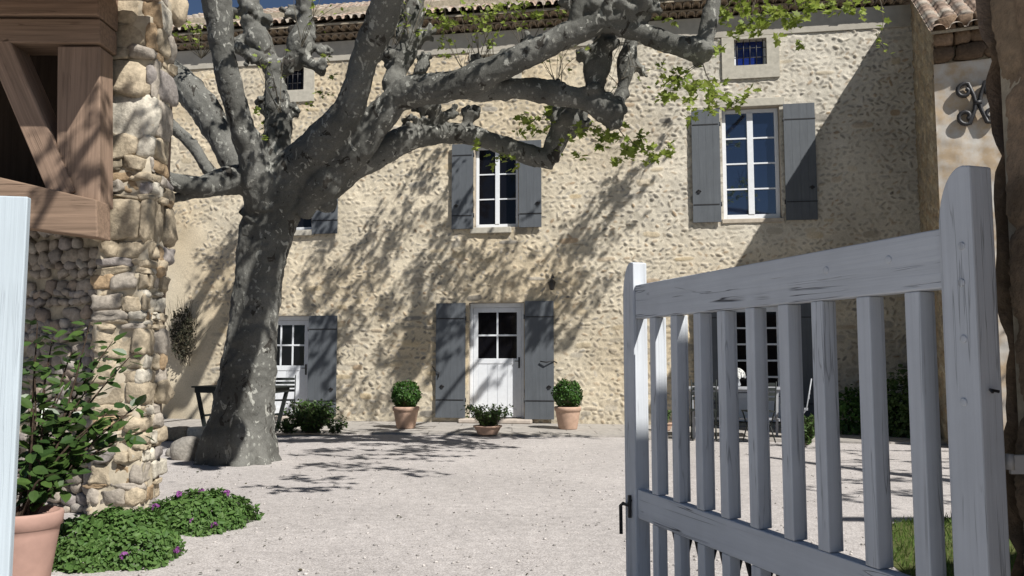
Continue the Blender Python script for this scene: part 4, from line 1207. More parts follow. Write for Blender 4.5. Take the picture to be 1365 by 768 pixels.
WA = Vector((-3.9, 8.02, 0)); WB = Vector((-7.2, 9.5, 0))
wd_ = (WB - WA); wl = wd_.length; wd_.normalize(); wnn = Vector((wd_.y, -wd_.x, 0)); wnn = wnn if wnn.y < 0 else -wnn
pw = thing('pebble_wall', 'wall of rounded pebbles under the timber beam left of the stone pillar', 'wall', WA[:])
mb = MB(); mb.beam(Vector((0, 0, 1.5)) - wnn * .2, wd_ * wl + Vector((0, 0, 1.5)) - wnn * .2, 3.0, .36, wnn); mb.build('mortar_face', M['mortar'], pw)
stn = Stones(); z = .04; row = 0
while z < 2.93:
    rh = rnd.uniform(.06, .15); s = rnd.uniform(0, .1)
    while s < (wl if z < 3.2 else 3.0):
        wd = rh * rnd.uniform(.9, 2.1)
        near_ = s < 2.6
        c = stone_col(); c = tuple(.5 * q + .5 * w_ for q, w_ in zip(c, (.36, .33, .32)))
        if rnd.random() < .88:
            stn.add(wd_ * (s + wd / 2) + Vector((0, 0, z + rnd.uniform(-.015, .015))) + wnn * rnd.uniform(-.02, .01), (wd / 2 * 1.0, rnd.uniform(.035, .06), rh / 2 * 1.0), axes(wd_, rnd.uniform(-.6, .6), wnn), tuple(q * .85 for q in c), rnd.uniform(.2, .9), .11, 2)
        s += wd
    z += rh * .96
pb_ = stn.build('pebbles', M['pillar_stone'], pw)
tx = bpy.data.textures.new('rough_pebble', 'CLOUDS'); tx.noise_scale = .08; tx.noise_depth = 2
dm = pb_.modifiers.new('rough', 'DISPLACE'); dm.texture = tx; dm.strength = .035; dm.mid_level = .5; dm.texture_coords = 'LOCAL'

YF = 7.45
shed = thing('timber_frame', 'reddish brown timber frame with post, brace and beams left of the stone pillar', 'timber frame', pt(135, 318, YF)[:])
so = shed.location.copy()
def P_(px, py, dy=0.0):
    return pt(px, py, YF) + Vector((0, dy, 0)) - so
def plank(name, pts4, thick, mat, dy=0.0, label=None):
    m = MB(); m.prism([P_(x, y, dy) for x, y in pts4], (0, thick, 0)); o = m.build(name, mat, shed, .012, fixn=True)
    if label: o['label'] = label
    return o
plank('top_beam', [(-230, 23), (133, 25), (133, 57), (-230, 57)], .34, M['timber_h'])
plank('lintel_board', [(-230, -45), (133, -45), (133, 22), (-230, 20)], .40, M['timber_h'], -.03)
plank('post', [(74, 60), (131, 60), (131, 272), (98, 272), (72, 262)], .26, M['timber_v'], .03)
plank('post', [(-150, 60), (-90, 60), (-90, 262), (-150, 262)], .26, M['timber_v'], .03)
# brace with its grain along its own length
def slanted(name, a, b, w, d, dy):
    A = P_(*a, dy); B = P_(*b, dy); L = (B - A).length
    m = MB(); m.bb(-w / 2, w / 2, 0, d, 0, L)
    o = m.build(name, M['timber_v'], shed, .012); o.location = A
    o.rotation_euler = (B - A).to_track_quat('Z', 'Y').to_euler(); return o
A_ = P_(-4, 56); B_ = P_(84, 262); L_ = (B_ - A_).length
m = MB(); m.bb(-.115, .115, 0, .30, 0, L_); br_ = m.build('brace', M['timber_v'], shed, .012); br_.location = A_
br_.rotation_euler = (0, math.atan2(B_.x - A_.x, B_.z - A_.z), 0)
plank('sill_beam', [(-250, 175), (0, 237), (133, 268), (134, 318), (45, 306), (-250, 262)], .26, M['timber_h'], -.06)
# added boards close the loft; their dark colour deepens the recess shade
M['loft'] = mat_wood('shade_dark_boards', (0.075, 0.055, 0.042), (0.02, 0.015, 0.01), (1, 1, 0.04), 30, 0.5, 0.6, 0.85, 0.1)
for nm, bx in (('shade_back_boards', (-9.5, -4.05, 9.40, 9.46, 2.95, 5.15)), ('shade_side_boards', (-4.04, -3.98, 8.30, 9.46, 0, 5.15)), ('shade_loft_floor', (-9.5, -4.05, 7.72, 9.39, 3.04, 3.10))):
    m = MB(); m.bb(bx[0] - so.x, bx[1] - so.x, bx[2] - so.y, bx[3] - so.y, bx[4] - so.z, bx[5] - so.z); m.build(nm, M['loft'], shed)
# unseen roof over the frame, added and extended right to shade beam and loft
rf = MB(); z0_ = 4.70
rf.prism([Vector((-10, 6.68, z0_)) - so, Vector((-4.0, 6.68, z0_)) - so, Vector((-4.0, 9.3, z0_ + .704)) - so, Vector((-10, 9.3, z0_ + .704)) - so], (0, 0, .12)); rf.prism([Vector((-4.0, 6.68, z0_)) - so, Vector((-3.42, 6.68, z0_)) - so, Vector((-3.42, 7.7, z0_ + .235)) - so, Vector((-4.0, 7.7, z0_ + .235)) - so], (0, 0, .12)); rf.build('roof', M['tile'], shed, fixn=True, attr=(.33, .24, .18))

# ------------------------------------------------------------------ right hand gateway wall and gate
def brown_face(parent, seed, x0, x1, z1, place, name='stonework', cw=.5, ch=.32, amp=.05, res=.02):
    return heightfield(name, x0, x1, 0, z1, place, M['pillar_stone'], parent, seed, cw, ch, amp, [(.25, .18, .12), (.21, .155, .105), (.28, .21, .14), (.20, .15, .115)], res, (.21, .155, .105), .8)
GA = 2.3 / 2.0
Hg = Vector((1.046 * GA, 2.0 * GA, 0)); Gd = Vector((-.306, .952, 0)).normalized()
gw = thing('gateway_wall', 'rough brown stone gate wall in shade at the right edge', 'wall', (1.33, 2.35, 0))
HW_ = 3.32
def edge(z): return 1.352 + .03 * (1 - z / 2.7) + .010 * np.sin(z * 5.1) + .008 * np.sin(z * 13.7 + 1) + .045 * np.exp(-((z - 2.14) / .17) ** 2)
def pf2(X, Z, H): return np.stack([edge(Z) - 1.33 + .04 - H + .5 * np.clip(.03 - X, 0, 1) , -X - .6 * np.clip(.05 - H, 0, .05), Z], -1)
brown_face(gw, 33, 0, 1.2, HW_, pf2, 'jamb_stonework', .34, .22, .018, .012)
def pf(X, Z, H): return np.stack([X + edge(Z) - 1.33 + .03, 0 * X - .01 + H, Z], -1)
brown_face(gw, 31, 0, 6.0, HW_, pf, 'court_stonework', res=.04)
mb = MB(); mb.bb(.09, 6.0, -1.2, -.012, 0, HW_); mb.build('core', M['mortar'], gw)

# pale latch plate on the wall
lp = thing('latch_plate', 'small pale rounded plate fixed low on the brown gate wall at the right edge', 'plate', (pt(1350, 618, 2.26))[:])
mb = MB(); mb.bb(-.012, .075, -.012, .0, -.027, .024); mb.bb(.03, .075, -.016, -.0125, -.016, .013); mb.build('plate', M['plate'], lp, .005)
mb = MB(); mb.tube([(-.012, -.006, -.015), (-.012, -.006, .026)], .012, 10); mb.build('pin', M['plate'], lp)

gate = thing('garden_gate', 'open grey-white wooden picket gate with rounded posts and weathered rails', 'gate', Hg[:])
gyaw = math.atan2(Gd.y, Gd.x)
gate.rotation_euler = (0, 0, gyaw)         # local x along the leaf, local y: left-facing broad side is +y ?
Gn = Vector((-Gd.y, Gd.x, 0))              # points to the left/camera side => local +y
Gm = Matrix.Rotation(-gyaw, 3, 'Z')
def gp_(px, py, off=0.0):
    p = onplane(px, py, Hg + Gn * off, Gn); q = Gm @ (p - Hg); return q.x, q.z
gl = lambda px, y=477: gp_(px, y)[0]
s_near0, s_near1 = gl(1304), gl(1258)
s_far0, s_far1 = gl(845), gl(831)
zt_near = gp_(1275, 222)[1]; zt_far = gp_(838, 350)[1]
a_ = gp_(1258, 303); b_ = gp_(1258, 384); c_ = gp_(845, 380); d_ = gp_(845, 425)
e_ = gp_(845, 653); f_ = gp_(1080, 729); g_ = gp_(845, 690)
print('gate', s_near0, s_near1, s_far0, s_far1, zt_near, zt_far, a_, b_, c_, d_, e_, f_, g_)
ztop = (a_[1] + c_[1]) / 2; zbot = (b_[1] + d_[1]) / 2; zm1 = (e_[1] + f_[1]) / 2; zm0 = g_[1]
TH_P = .078
def post_poly(s0, s1, zt, cut):
    """post outline in (x,z); ear rounded on the outer side"""
    w = s1 - s0
    pts = [(s0, 0.03), (s1, 0.03)]
    return pts
def gpost(x0, x1, zt, round_side):
    w = x1 - x0; r = w * 1.05
    prof = [(x0, .03), (x1, .03)]
    n = 9
    if round_side > 0:      # full height at x0, curve falls towards x1
        prof += [(x1, zt - w * 1.5)]
        for k in range(1, n + 1):
            a = math.pi / 2 * k / n; prof.append((x0 + w * .25 + w * .75 * math.cos(a), zt - w * 1.5 + w * 1.5 * math.sin(a)))
        prof += [(x0, zt - .006)]
    else:
        prof += [(x1, zt - .006)]
        for k in range(0, n + 1):
            a = math.pi / 2 * (1 - k / n); prof.append((x1 - w * .25 - w * .75 * math.cos(a), zt - w * 1.5 + w * 1.5 * math.sin(a)))
    m = MB(); m.prism([(x, -TH_P, z) for x, z in prof], (0, TH_P, 0)); o = m.build('post', M['gate_v'], gate, .005, fixn=True)
    return o
p1 = gpost(s_near0, s_near1, zt_near, 1); p2 = gpost(s_far0, s_far1, zt_far, 1)
p1['label'] = 'hinge post with round peg ends'
def rail(z0, z1, name, th=.05, inset=.010):
    m = MB(); L = s_far0 - s_near1
    m.bb(s_near1 + .001, s_far0 - .001, -inset - th, -inset, z0, z1); return m.build(name, M['gate_h'], gate, .005)
rail(zbot, ztop, 'top_rail'); rail(zm0, zm1, 'middle_rail'); rail(.10, .26, 'bottom_rail')
pk = [(863, 871), (890, 901), (920, 932), (952, 969), (990, 1004), (1032, 1050), (1077, 1096), (1135, 1161), (1198, 1230)]
pk = [(s_far0 - (s_far0 - s_near1) * (i + 1) / 10.0) for i in range(9)]
pxs = [867, 895, 926, 958, 996.5, 1041, 1086, 1148, 1214]
print([round(gl(x), 3) for x in pxs])
PS = [gl(x) for x in pxs]
for s in PS:
    m = MB(); w = .058
    m.bb(s - w / 2, s + w / 2, -.010 - .052, -.012, zm1 + .001, zbot - .001); m.bb(s - w / 2, s + w / 2, -.062, -.012, .261, zm0 - .001)
    m.build('picket', M['gate_v'], gate, .004)
    for zz in ((zm1 + .001, zbot - .001),):
        m = MB(); m.bb(s - w / 2 + .004, s + w / 2 - .004, -.074, -.0625, zz[0], zz[1]); m.build('picket_bead', M['gate_v'], gate, .003)
for (px, py) in ((1282, 328), (1282, 377), (1285, 452), (1285, 536)):
    x, z = gp_(px, py); m = MB(); m.add([], []); m.tube([(x, -.004, z), (x, .004, z)], .011, 16); m.build('peg', M['gate_v'], gate, .002)
for (px, py) in ((1181, 346), (1098, 360)):
    x, z = gp_(px, py); m = MB(); m.tube([(x, -.014, z), (x, -.006, z)], .012, 16); m.build('peg', M['gate_v'], gate, .002)
# thin cross braces behind the lower pickets
for i in range(0, 8):
    sa, sb = (PS[i] + PS[i + 1]) / 2 if 0 else PS[i], PS[i + 1]
    m = MB(); m.beam((sa, -.088, .26), (sb, -.088, zm0), .018, .014); m.build('cross_brace', M['iron'], gate)
    m = MB(); m.beam((sb, -.104, .26), (sa, -.104, zm0), .018, .014); m.build('cross_brace', M['iron'], gate)
# latch hook on the free post
x, z = gp_(838, 672)
m = MB(); m.tube([(x - .035, .004, z + .03), (x - .03, .02, z + .0), (x + .0, .03, z + .005), (x + .03, .03, z - .01), (x + .028, .03, z - .15)], .009, 8); m.beam((x - .035, .012, z + .05), (x - .035, .012, z - .06), .014, .012, Vector((1, 0, 0))); m.build('latch', M['iron'], gate)
m = MB(); xx, zz = s_near0 - .0, gp_(1300, 522)[1]
m.tube([(s_near0 - .02, -.045, zz), (s_near0 - .005, -.03, zz + .005), (s_near0 - .03, -.01, zz)], .004, 6); m.build('wire_clip', M['iron'], gate)

# left leaf: its closing stile shows at the left edge
e1 = pt(37, 262, 2.45)
lh = Vector((e1.x - 1.75, 2.12, 0)); ld = (Vector((e1.x, e1.y, 0)) - lh).normalized(); Lw = (Vector((e1.x, e1.y, 0)) - lh).length
lg = thing('garden_gate', 'white painted gate leaf whose flat closing board fills the left edge', 'gate', lh[:])
lg.rotation_euler = (0, 0, math.atan2(ld.y, ld.x))
zt = e1.z
m = MB(); m.bb(Lw - .15, Lw, 0, .03, .04, zt); m.build('stile', M['gate_white'], lg, .004)
m = MB(); m.bb(0, .12, 0, .05, .04, zt + .05); m.build('stile', M['gate_white'], lg, .004)
for (a, b) in ((zt - .34, zt - .18), (.85, .97), (.10, .25)):
    m = MB(); m.bb(.121, Lw - .151, .002, .042, a, b); m.build('rail', M['gate_white'], lg, .004)
for k in range(10):
    s = .20 + k * (Lw - .46) / 9
    m = MB(); m.bb(s - .03, s + .03, -.02, .0, .12, zt - .2); m.build('picket', M['gate_white'], lg, .003)

# ------------------------------------------------------------------ plants and pots
def mound(name, label, cat, c, rx, ry, h, n, size, mat, kindl, group=None, stems=None, jitter=.55, base=.0, shell=.75, inner=True, flowers=0, seed=1):
    r = np.random.RandomState(seed)
    t = thing(name, label, cat, c, 0, group)
    d = r.normal(size=(n, 3)); d[:, 2] = np.abs(d[:, 2]) * 1.0; d /= np.linalg.norm(d, axis=1)[:, None]
    rad = shell + (1 - shell) * r.rand(n) ** .5
    an = np.arctan2(d[:, 1], d[:, 0])
    wob = 1 + .13 * np.sin(an * 3 + seed) + .08 * np.sin(an * 7 + 2 * seed)
    hb = 1 + .12 * np.sin(d[:, 0] * 9 + seed) * np.sin(d[:, 1] * 8)
    P = np.stack([d[:, 0] * rx * rad * wob, d[:, 1] * ry * rad * wob, base + d[:, 2] * h * rad * hb], -1)
    Nn = d + r.normal(size=(n, 3)) * jitter; Nn[:, 2] += .35
    scatter('foliage', kindl, P, Nn, size * np.where(r.rand(n) < .12, 1.7, 1.0) * r.uniform(.5, 1.3, n), mat, t)
    sm = MB()
    for k in range(stems or 12):
        i = r.randint(n); sm.tube([(P[i][0] * .1, P[i][1] * .1, base), (P[i][0] * .6, P[i][1] * .6, base + P[i][2] * .6), tuple(P[i])], [.008, .005, .002], 4, False)
    sm.build('stems', M['twig'], t)
    for k in range(flowers):
        i = r.randint(n); q = P[i] * 1.06 + np.array([0, 0, .03])
        m_ = 16; dd = r.normal(size=(m_, 3)); dd[:, 2] = np.abs(dd[:, 2])
        PP = q + dd / np.linalg.norm(dd, axis=1)[:, None] * .022
        scatter('flower', 'round', PP, dd, np.full(m_, .026), M['purple'], t)
    return t, P
def gc(px, py): p = ground(px, py); return p
# two flowering ground cover clumps at the foot of the pillar
c1 = ground(148, 742); c1.z = 0
mound('flowering_plant', 'low green clump with purple flowers spilling beside the pink terracotta pot', 'plant', c1[:], .52, .54, .33, 8500, .036, M['leaf_ground'], 'ovate', 'flowering clumps at the pillar foot', shell=.8, flowers=7, seed=3)
c2 = ground(268, 700)
mound('flowering_plant', 'smaller green clump with purple flowers on the gravel right of the stone pillar', 'plant', c2[:], .47, .44, .29, 6500, .036, M['leaf_ground'], 'ovate', 'flowering clumps at the pillar foot', shell=.8, flowers=6, seed=5)
def pot_prof(r, h, lip=.03):
    return [(r * .68, 0), (r * .72, .02), (r * .93, h * .72), (r * .95, h * .80), (r * 1.02, h * .82), (r * 1.04, h * .97), (r * 1.0, h), (r * .90, h), (r * .88, h * .93)]
def pot(name, label, c, r, h, mat, group=None):
    t = thing(name, label, 'pot', c, 0, group)
    m = MB(); m.lathe((0, 0, 0), pot_prof(r, h), 36); m.build('body', mat, t)
    m = MB(); m.lathe((0, 0, h * .9), [(r * .87, 0), (r * .5, .012), (.01, .018)], 24); m.build('soil', M['soil'], t)
    return t
# pink pot with a broad-leaved shrub
pc = pt(34, 690, 5.5); pr = .215
pot('terracotta_pot', 'pink terracotta pot with a rolled rim beside the white gate board', (pc.x, pc.y, 0), pr, pt(38, 681, 5.5).z, M['terracotta_pink'])
shr = thing('potted_shrub', 'dark glossy broad-leaved shrub growing from the pink pot in front of the pillar', 'shrub', (pc.x, pc.y, pt(38, 681, 5.5).z * .92))
sb_ = MB(); SP = []; SN = []; SS = []; ST = []
so2 = shr.location.copy()
tips = [(60, 520, 5.7), (95, 470, 6.2), (150, 455, 6.5), (178, 470, 6.6), (120, 430, 6.4), (70, 450, 5.9), (45, 480, 5.6), (130, 500, 6.2), (165, 560, 6.3), (195, 573, 6.4), (150, 545, 6.1), (120, 575, 6.0), (90, 560, 5.9), (60, 580, 5.7), (100, 610, 5.8), (75, 630, 5.6), (45, 610, 5.5), (140, 600, 6.1), (45, 545, 5.5), (85, 515, 6.0), (185, 540, 6.4), (60, 655, 5.6), (105, 540, 6.0), (50, 430, 5.7), (75, 590, 5.9), (110, 595, 6.2), (55, 640, 5.4), (90, 650, 5.7), (130, 560, 5.9), (48, 565, 5.8), (70, 612, 6.1)]
for (px, py, Y) in tips:
    B = pt(px, py, Y) - so2; A = Vector((rnd.uniform(-.04, .04), rnd.uniform(-.04, .04), 0))
    md = A.lerp(B, .5) + Vector((rnd.uniform(-.05, .05), rnd.uniform(-.05, .05), .10))
    s = interp([(A, .011), (md, .008), (B, .003)], .06)
    sb_.tube([p for p, r in s], [r for p, r in s], 5, False)
    for i in range(int(len(s) * .3), len(s)):
        for q in range(2):
            d = Vector((rnd.gauss(0, 1), rnd.gauss(0, 1), rnd.gauss(0, .6))).normalized()
            SP.append((s[i][0] + d * .03)[:]); ST.append(d[:]); SN.append((rnd.gauss(0, .5), rnd.gauss(-.3, .5), 1)); SS.append(rnd.uniform(.06, .14))
scatter('foliage', 'ovate', SP, SN, SS, M['leaf_shrub'], shr, ST, .3)
sb_.build('branches', M['soil'], shr)
# box balls by the door
def ball(px, py, gx, gy, pot_r, ball_r, lab1, lab2, seed, pot_h):
    g = ground(gx, gy, .036); g.z = .036
    pot('terracotta_pot', lab1, g[:], pot_r, pot_h, M['terracotta'], 'terracotta pots by the front door')
    t = thing('box_ball', lab2, 'shrub', (g.x, g.y, g.z + pot_h * .9), 0, 'clipped box balls in pots')
    r = np.random.RandomState(seed); n = 2600
    d = r.normal(size=(n, 3)); d /= np.linalg.norm(d, axis=1)[:, None]
    zc = ball_r * .93 + .02
    rr = ball_r * (.86 + .16 * r.rand(n)) * (1 + .09 * np.sin(d[:, 0] * 5 + seed) * np.sin(d[:, 2] * 4 + seed) + .05 * np.sin(d[:, 1] * 11 + d[:, 2] * 9))
    P = d * rr[:, None]; P[:, 2] = P[:, 2] * .98 + zc
    scatter('foliage', 'round', P, d + r.normal(size=(n, 3)) * .55, r.uniform(.025, .05, n), M['leaf_box'], t)
    m = MB(); m.sphere((0, 0, zc), ball_r * .86, 16, 12); m.build('dark_core', M['leaf_dark'], t)  # solid dark sphere filling the ball behind its leaves
    m = MB(); m.tube([(0, 0, 0), (0.005, 0, zc)], .02, 8); m.build('stem', M['twig'], t)
ball(758, 528, 757, 572, .27, .30, 'terracotta pot holding the round box ball right of the front door', 'clipped round box ball in the pot right of the front door', 1, .46)
ball(537, 530, 541, 571, .27, .29, 'terracotta pot holding the box ball left of the front door', 'clipped box ball in the pot left of the front door, partly shaded', 2, .45)
# low square planter with feathery plant in front of the door
g = ground(650, 579, .036)
pot('terracotta_pot', 'low wide terracotta bowl before the front door step', (g.x, g.y, .036), .27, .17, M['terracotta'], 'terracotta pots by the front door')
def feathery(label, c, n, h, sp, seed, cat='plant', group=None, mat='leaf_fern', size=.05, lf=10):
    t = thing('feathery_plant', label, cat, c, 0, group)
    r = random.Random(seed); sm = MB(); P = []; Nn = []; T = []; S = []
    for k in range(n):
        a = r.uniform(0, 6.28); q = sp * r.uniform(.2, 1) ; hh = h * r.uniform(.5, 1)
        A = Vector((math.cos(a) * sp * .2, math.sin(a) * sp * .2, 0)); B = Vector((math.cos(a) * q, math.sin(a) * q * .8, hh))
        md = A.lerp(B, .5) + Vector((0, 0, hh * .18))
        s = interp([(A, .004), (md, .003), (B, .0015)], .05)
        sm.tube([p for p, _ in s], [w_ for _, w_ in s], 3, False)
        for j in range(lf):
            i = r.randint(int(len(s) * .25), len(s) - 1); d = Vector((r.gauss(0, 1), r.gauss(0, 1), r.gauss(.2, .6))).normalized()
            P.append((s[i][0] + d * .015)[:]); T.append(d[:]); Nn.append((r.gauss(0, 1), r.gauss(0, 1), 1)); S.append(size * r.uniform(.6, 1.4))
    scatter('foliage', 'ovate', P, Nn, S, M[mat], t, T)
    sm.build('stems', M['twig'], t); return t
feathery('feathery green plant spilling from the low bowl before the front door', (g.x, g.y, .18), 150, .42, .48, 5)
g = ground(415, 577, .036)
feathery('loose green shrub beside the left door and tree trunk', (g.x, g.y, .036), 330, .62, .55, 8, size=.06, mat='leaf_shrub')
g = ground(440, 578, .036); 
feathery('sparse grassy tuft right of the loose green shrub', (g.x + .1, g.y, .036), 40, .30, .3, 9)
g = ground(385, 578, .036)
feathery('low tuft of herbs against the foot of the left door', (g.x, g.y, .036), 60, .26, .35, 10)
# dark dry creeper on the left wall
cc = fpt(250, 445)
ct = thing('wall_creeper', 'dark scraggly creeper clinging to the farmhouse wall left of the trunk', 'creeper', (cc + N * .15)[:])
P = []; Nn = []; sm = MB()
for k in range(900):
    an_ = rnd.uniform(0, 6.28); rr_ = rnd.random() ** .7; du = .30 * rr_ * math.cos(an_); dz = .62 * rr_ * math.sin(an_); P.append((U * du + Vector((0, 0, dz)) + N * rnd.uniform(-.1, .22))[:]); Nn.append((rnd.gauss(0, 1), rnd.gauss(-1, 1), rnd.gauss(0, 1)))
for k in range(60):
    a = U * rnd.gauss(0, .1) + Vector((0, 0, -.8 + rnd.uniform(0, .6))); b = U * rnd.gauss(0, .25) + Vector((0, 0, rnd.uniform(-.3, .95))) + N * rnd.uniform(0, .2)
    sm.tube([a, a.lerp(b, .5) + U * rnd.uniform(-.1, .1), b], [.008, .006, .003], 4, False)
scatter('foliage', 'ovate', P, Nn, nrs.uniform(.04, .085, len(P)), M['leaf_dark'], ct); sm.build('stems', M['twig'], ct)
# bushes in the right corner
g = ground(1145, 580); mound('bush', 'rounded dark green bush by the wing foot, left one seen between pickets', 'bush', g[:], .75, .55, .95, 2600, .07, M['leaf_box'], 'ovate', 'bushes in the right corner', shell=.5, seed=6)
g = ground(1203, 583); mound('bush', 'tallest brighter green bush in the right corner, with upright shoots', 'bush', g[:], .62, .5, 1.25, 2600, .08, M['leaf_fern'], 'ovate', 'bushes in the right corner', shell=.4, seed=7)
g = ground(1248, 583); mound('bush', 'dark green bush beside the open gate hinge post', 'bush', g[:], .6, .5, .95, 2200, .07, M['leaf_box'], 'ovate', 'bushes in the right corner', shell=.5, seed=8)
g = ground(1073, 596, 0); feathery('small upright green plant on the terrace edge between two pickets', (g.x, g.y, .03), 90, .5, .28, 12, size=.06)
g = ground(884, 574, .036)
pb = pot('flower_trough', 'low reddish clay bowl behind the gate end post', (g.x, g.y, .036), .2, .16, M['terracotta'])
feathery('small yellow-green plant in the low clay bowl behind the gate', (g.x, g.y, .17), 60, .28, .2, 14, size=.05)
# small blossom bush reached through the pickets / vase on table
# grass patch
r = np.random.RandomState(5); n = 16000
gx = r.uniform(2.6, 7.3, n); gy = r.uniform(4.3, 8.0, n)
poly = [(p.x, p.y) for p in gp]
def inside(x, y):
    c = np.zeros(len(x), bool); j = len(poly) - 1
    for i in range(len(poly)):
        xi, yi = poly[i]; xj, yj = poly[j]
        c ^= ((yi > y) != (yj > y)) & (x < (xj - xi) * (y - yi) / (yj - yi + 1e-12) + xi); j = i
    return c
k = inside(gx, gy); gx, gy = gx[k], gy[k]; n = len(gx)
tt = r.normal(size=(n, 3)) * .45; tt[:, 2] = 1
go = scatter('grass', 'blade', np.stack([gx, gy, np.full(n, .005)], -1), r.normal(size=(n, 3)) * [1, 1, .15], r.uniform(.04, .09, n) , M['grass'], None, tt * 3)
tag(go, 'short green grass at the gravel edge behind the gate', 'grass', kind='stuff')

st2 = Stones(); rl = np.random.RandomState(77)
for i in range(1100):
    Y = 5.2 + 9 * rl.rand() ** 1.6; X = rl.uniform(-.52, .45) * Y
    q = rl.uniform(.006, .014)
    kc = rl.choice([.30, .42, .55]); st2.add((X, Y, q * .4), (q * rl.uniform(.8, 1.4), q, q * .7), [(1, 0, 0), (0, 1, 0), (0, 0, 1)], (kc, kc * .94, kc * .89), .3, .1, 1)
tag(st2.build('loose_gravel', M['pillar_stone']), 'scattered larger stones lying on the courtyard gravel', 'gravel', kind='stuff')
# a few fallen leaves and bud scales
nl = 420; Yl = 5.4 + 11 * rl.rand(nl); Xl = -4.5 + rl.normal(size=nl) * 2.6
tag(scatter('leaf_litter', 'ovate', np.stack([Xl, Yl, np.full(nl, .012)], -1), rl.normal(size=(nl, 3)) * .25 + [0, 0, 1], rl.uniform(.015, .045, nl), M['leaf_dark']), 'small dry leaves and bud scales fallen on the gravel', 'leaf litter', kind='stuff')
# stones at the tree foot
for (px, py, rx, ry, rz, lab) in ((250, 612, .24, .2, .2, 'grey boulder against the left foot of the plane tree'), (232, 608, .12, .1, .08, 'small pale stone between pillar and boulder')):
    g = ground(px, py); s = Stones(); s.add((0, 0, rz * .6), (rx, ry, rz), [(1, 0, 0), (0, 1, 0), (0, 0, 1)], (.30, .28, .25), .3, .08, 3)
    o = s.build('boulder', M['pillar_stone']); o.location = g; tag(o, lab, 'boulder')
# low kerb blocks left of the trunk
kb = thing('kerb_wall', 'low stone ledge running between the pillar and the plane tree', 'ledge', ground(235, 590)[:])
s = Stones(); 
for i in range(6):
    s.add((-.8 + i * .34, .3 + .05 * i, .12), (.18, .2, .13), [(1, 0, 0), (0, 1, 0), (0, 0, 1)], stone_col(), .8, .04, 3)
s.build('stonework', M['pillar_stone'], kb)

# ------------------------------------------------------------------ garden furniture
def table(name, label, c, rz, L, W, H, mat, slant=.12, leg=.035, apron=.09):
    t = thing(name, label, 'table', c, rz)
    n = 5; 
    m = MB()
    for k in range(n):
        m.bb(-L / 2, L / 2, -W / 2 + k * W / n + .004, -W / 2 + (k + 1) * W / n - .004, H - .03, H)
    m.build('tabletop', mat, t, .004)
    m = MB(); m.bb(-L / 2 + .05, L / 2 - .05, -W / 2 + .04, -W / 2 + .065, H - .03 - apron, H - .031); m.bb(-L / 2 + .05, L / 2 - .05, W / 2 - .065, W / 2 - .04, H - .03 - apron, H - .031)
    m.bb(-L / 2 + .05, -L / 2 + .075, -W / 2 + .066, W / 2 - .066, H - .03 - apron, H - .031); m.bb(L / 2 - .075, L / 2 - .05, -W / 2 + .066, W / 2 - .066, H - .03 - apron, H - .031)
    m.build('apron', mat, t)
    for sx in (-1, 1):
        for sy_ in (-1, 1):
            m = MB(); m.beam((sx * (L / 2 - .07), sy_ * (W / 2 - .09), H - .035), (sx * (L / 2 - .07 - slant), sy_ * (W / 2 - .09), 0), leg * 1.4, leg, Vector((0, 1, 0))); m.build('leg', mat, t)
    m = MB(); m.bb(-L / 2 + .12 + slant * .6, L / 2 - .12 - slant * .6, -.02, .02, H * .35, H * .35 + .04)
    for sx in (-1, 1): m.bb(sx * (L / 2 - .12 - slant * .62) - .02, sx * (L / 2 - .12 - slant * .62) + .02, -W / 2 + .1, W / 2 - .1, H * .35 + .001, H * .35 + .041)
    m.build('stretcher', mat, t)
    return t
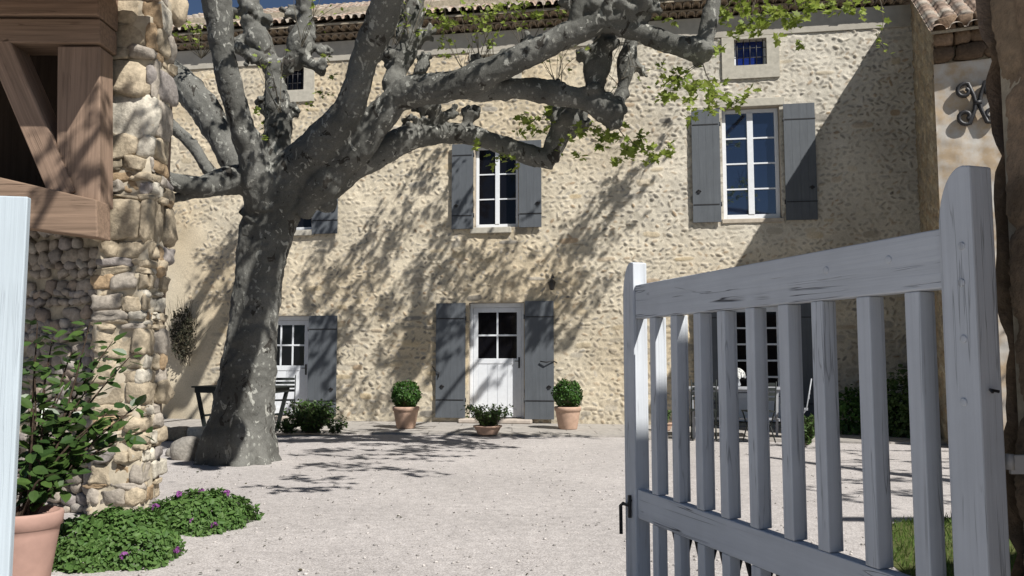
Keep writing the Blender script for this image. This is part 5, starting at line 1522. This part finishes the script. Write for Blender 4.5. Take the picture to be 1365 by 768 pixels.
def chair(label, c, rz, mat, H=1.02, seat=.52, W=.46, group=None):
    t = thing('garden_chair', label, 'chair', c, rz, group)
    m = MB()
    for k in range(6): m.bb(-W / 2, W / 2, -W / 2 + k * W / 6 + .006, -W / 2 + (k + 1) * W / 6 - .006, seat - .022, seat)
    m.build('seat', mat, t)
    m = MB()
    for k in range(4): m.bb(-W / 2 + .03, W / 2 - .03, W / 2 + .01 + k * .012, W / 2 + .028 + k * .012, seat + .18 + k * .085, seat + .235 + k * .085)
    m.build('backrest', mat, t)
    for sx in (-1, 1):
        m = MB(); m.tube([(sx * (W / 2 - .02), -W / 2 + .02, seat - .02), (sx * (W / 2 - .02), W / 2 - .02, 0)], .012, 6); m.build('leg', mat, t)
        m = MB(); m.tube([(sx * (W / 2 - .015), W / 2 + .07, H), (sx * (W / 2 - .015), W / 2 - .03, seat), (sx * (W / 2 - .015), -W / 2 + .03, 0)], .012, 6); m.build('leg', mat, t)
    return t
g = ground(322, 576, .036)
table('garden_table', 'dark slatted garden table behind the plane tree trunk', (g.x, g.y, .036), -TH, 1.75, .8, .91, M['garden_wood'], .22, .05, .10)
g = ground(388, 566, .036); chair('dark slatted folding chair peeping out right of the tree trunk', (g.x - .2, g.y + .1, .036), R(200), M['garden_wood'], 1.08, .54)
g = ground(985, 583, .036)
table('garden_table', 'pale zinc topped garden table before the glazed door behind the gate', (g.x - .05, g.y, .036), -TH, 1.75, .85, .92, M['zinc'], .03, .03, .05)
tg = (g.x, g.y)
chair('dark metal chair at the left end of the zinc table', (g.x - .75, g.y - .45, .036), R(170), M['garden_wood'], 1.08, .54, group='chairs round the zinc table')
chair('dark metal chair at the middle of the zinc table facing the house', (g.x + .15, g.y - .75, .036), R(185), M['garden_wood'], 1.05, .54, group='chairs round the zinc table')
chair('pale metal chair at the right end of the zinc table', (g.x + 1.0, g.y - .15, .036), R(250), M['zinc'], 1.08, .54, group='chairs round the zinc table')
vt = thing('flower_vase', 'small vase of white flowers on the zinc table', 'vase', (g.x, g.y + .05, .956))
m = MB(); m.lathe((0, 0, 0), [(.05, 0), (.07, .05), (.05, .12), (.06, .15)], 14); m.build('vase', M['zinc'], vt)
r = np.random.RandomState(9); d = r.normal(size=(160, 3)); d[:, 2] = np.abs(d[:, 2]); d /= np.linalg.norm(d, axis=1)[:, None]
scatter('flowers', 'round', d * .15 + [0, 0, .2], d, np.full(160, .05), M['white_petal'], vt)
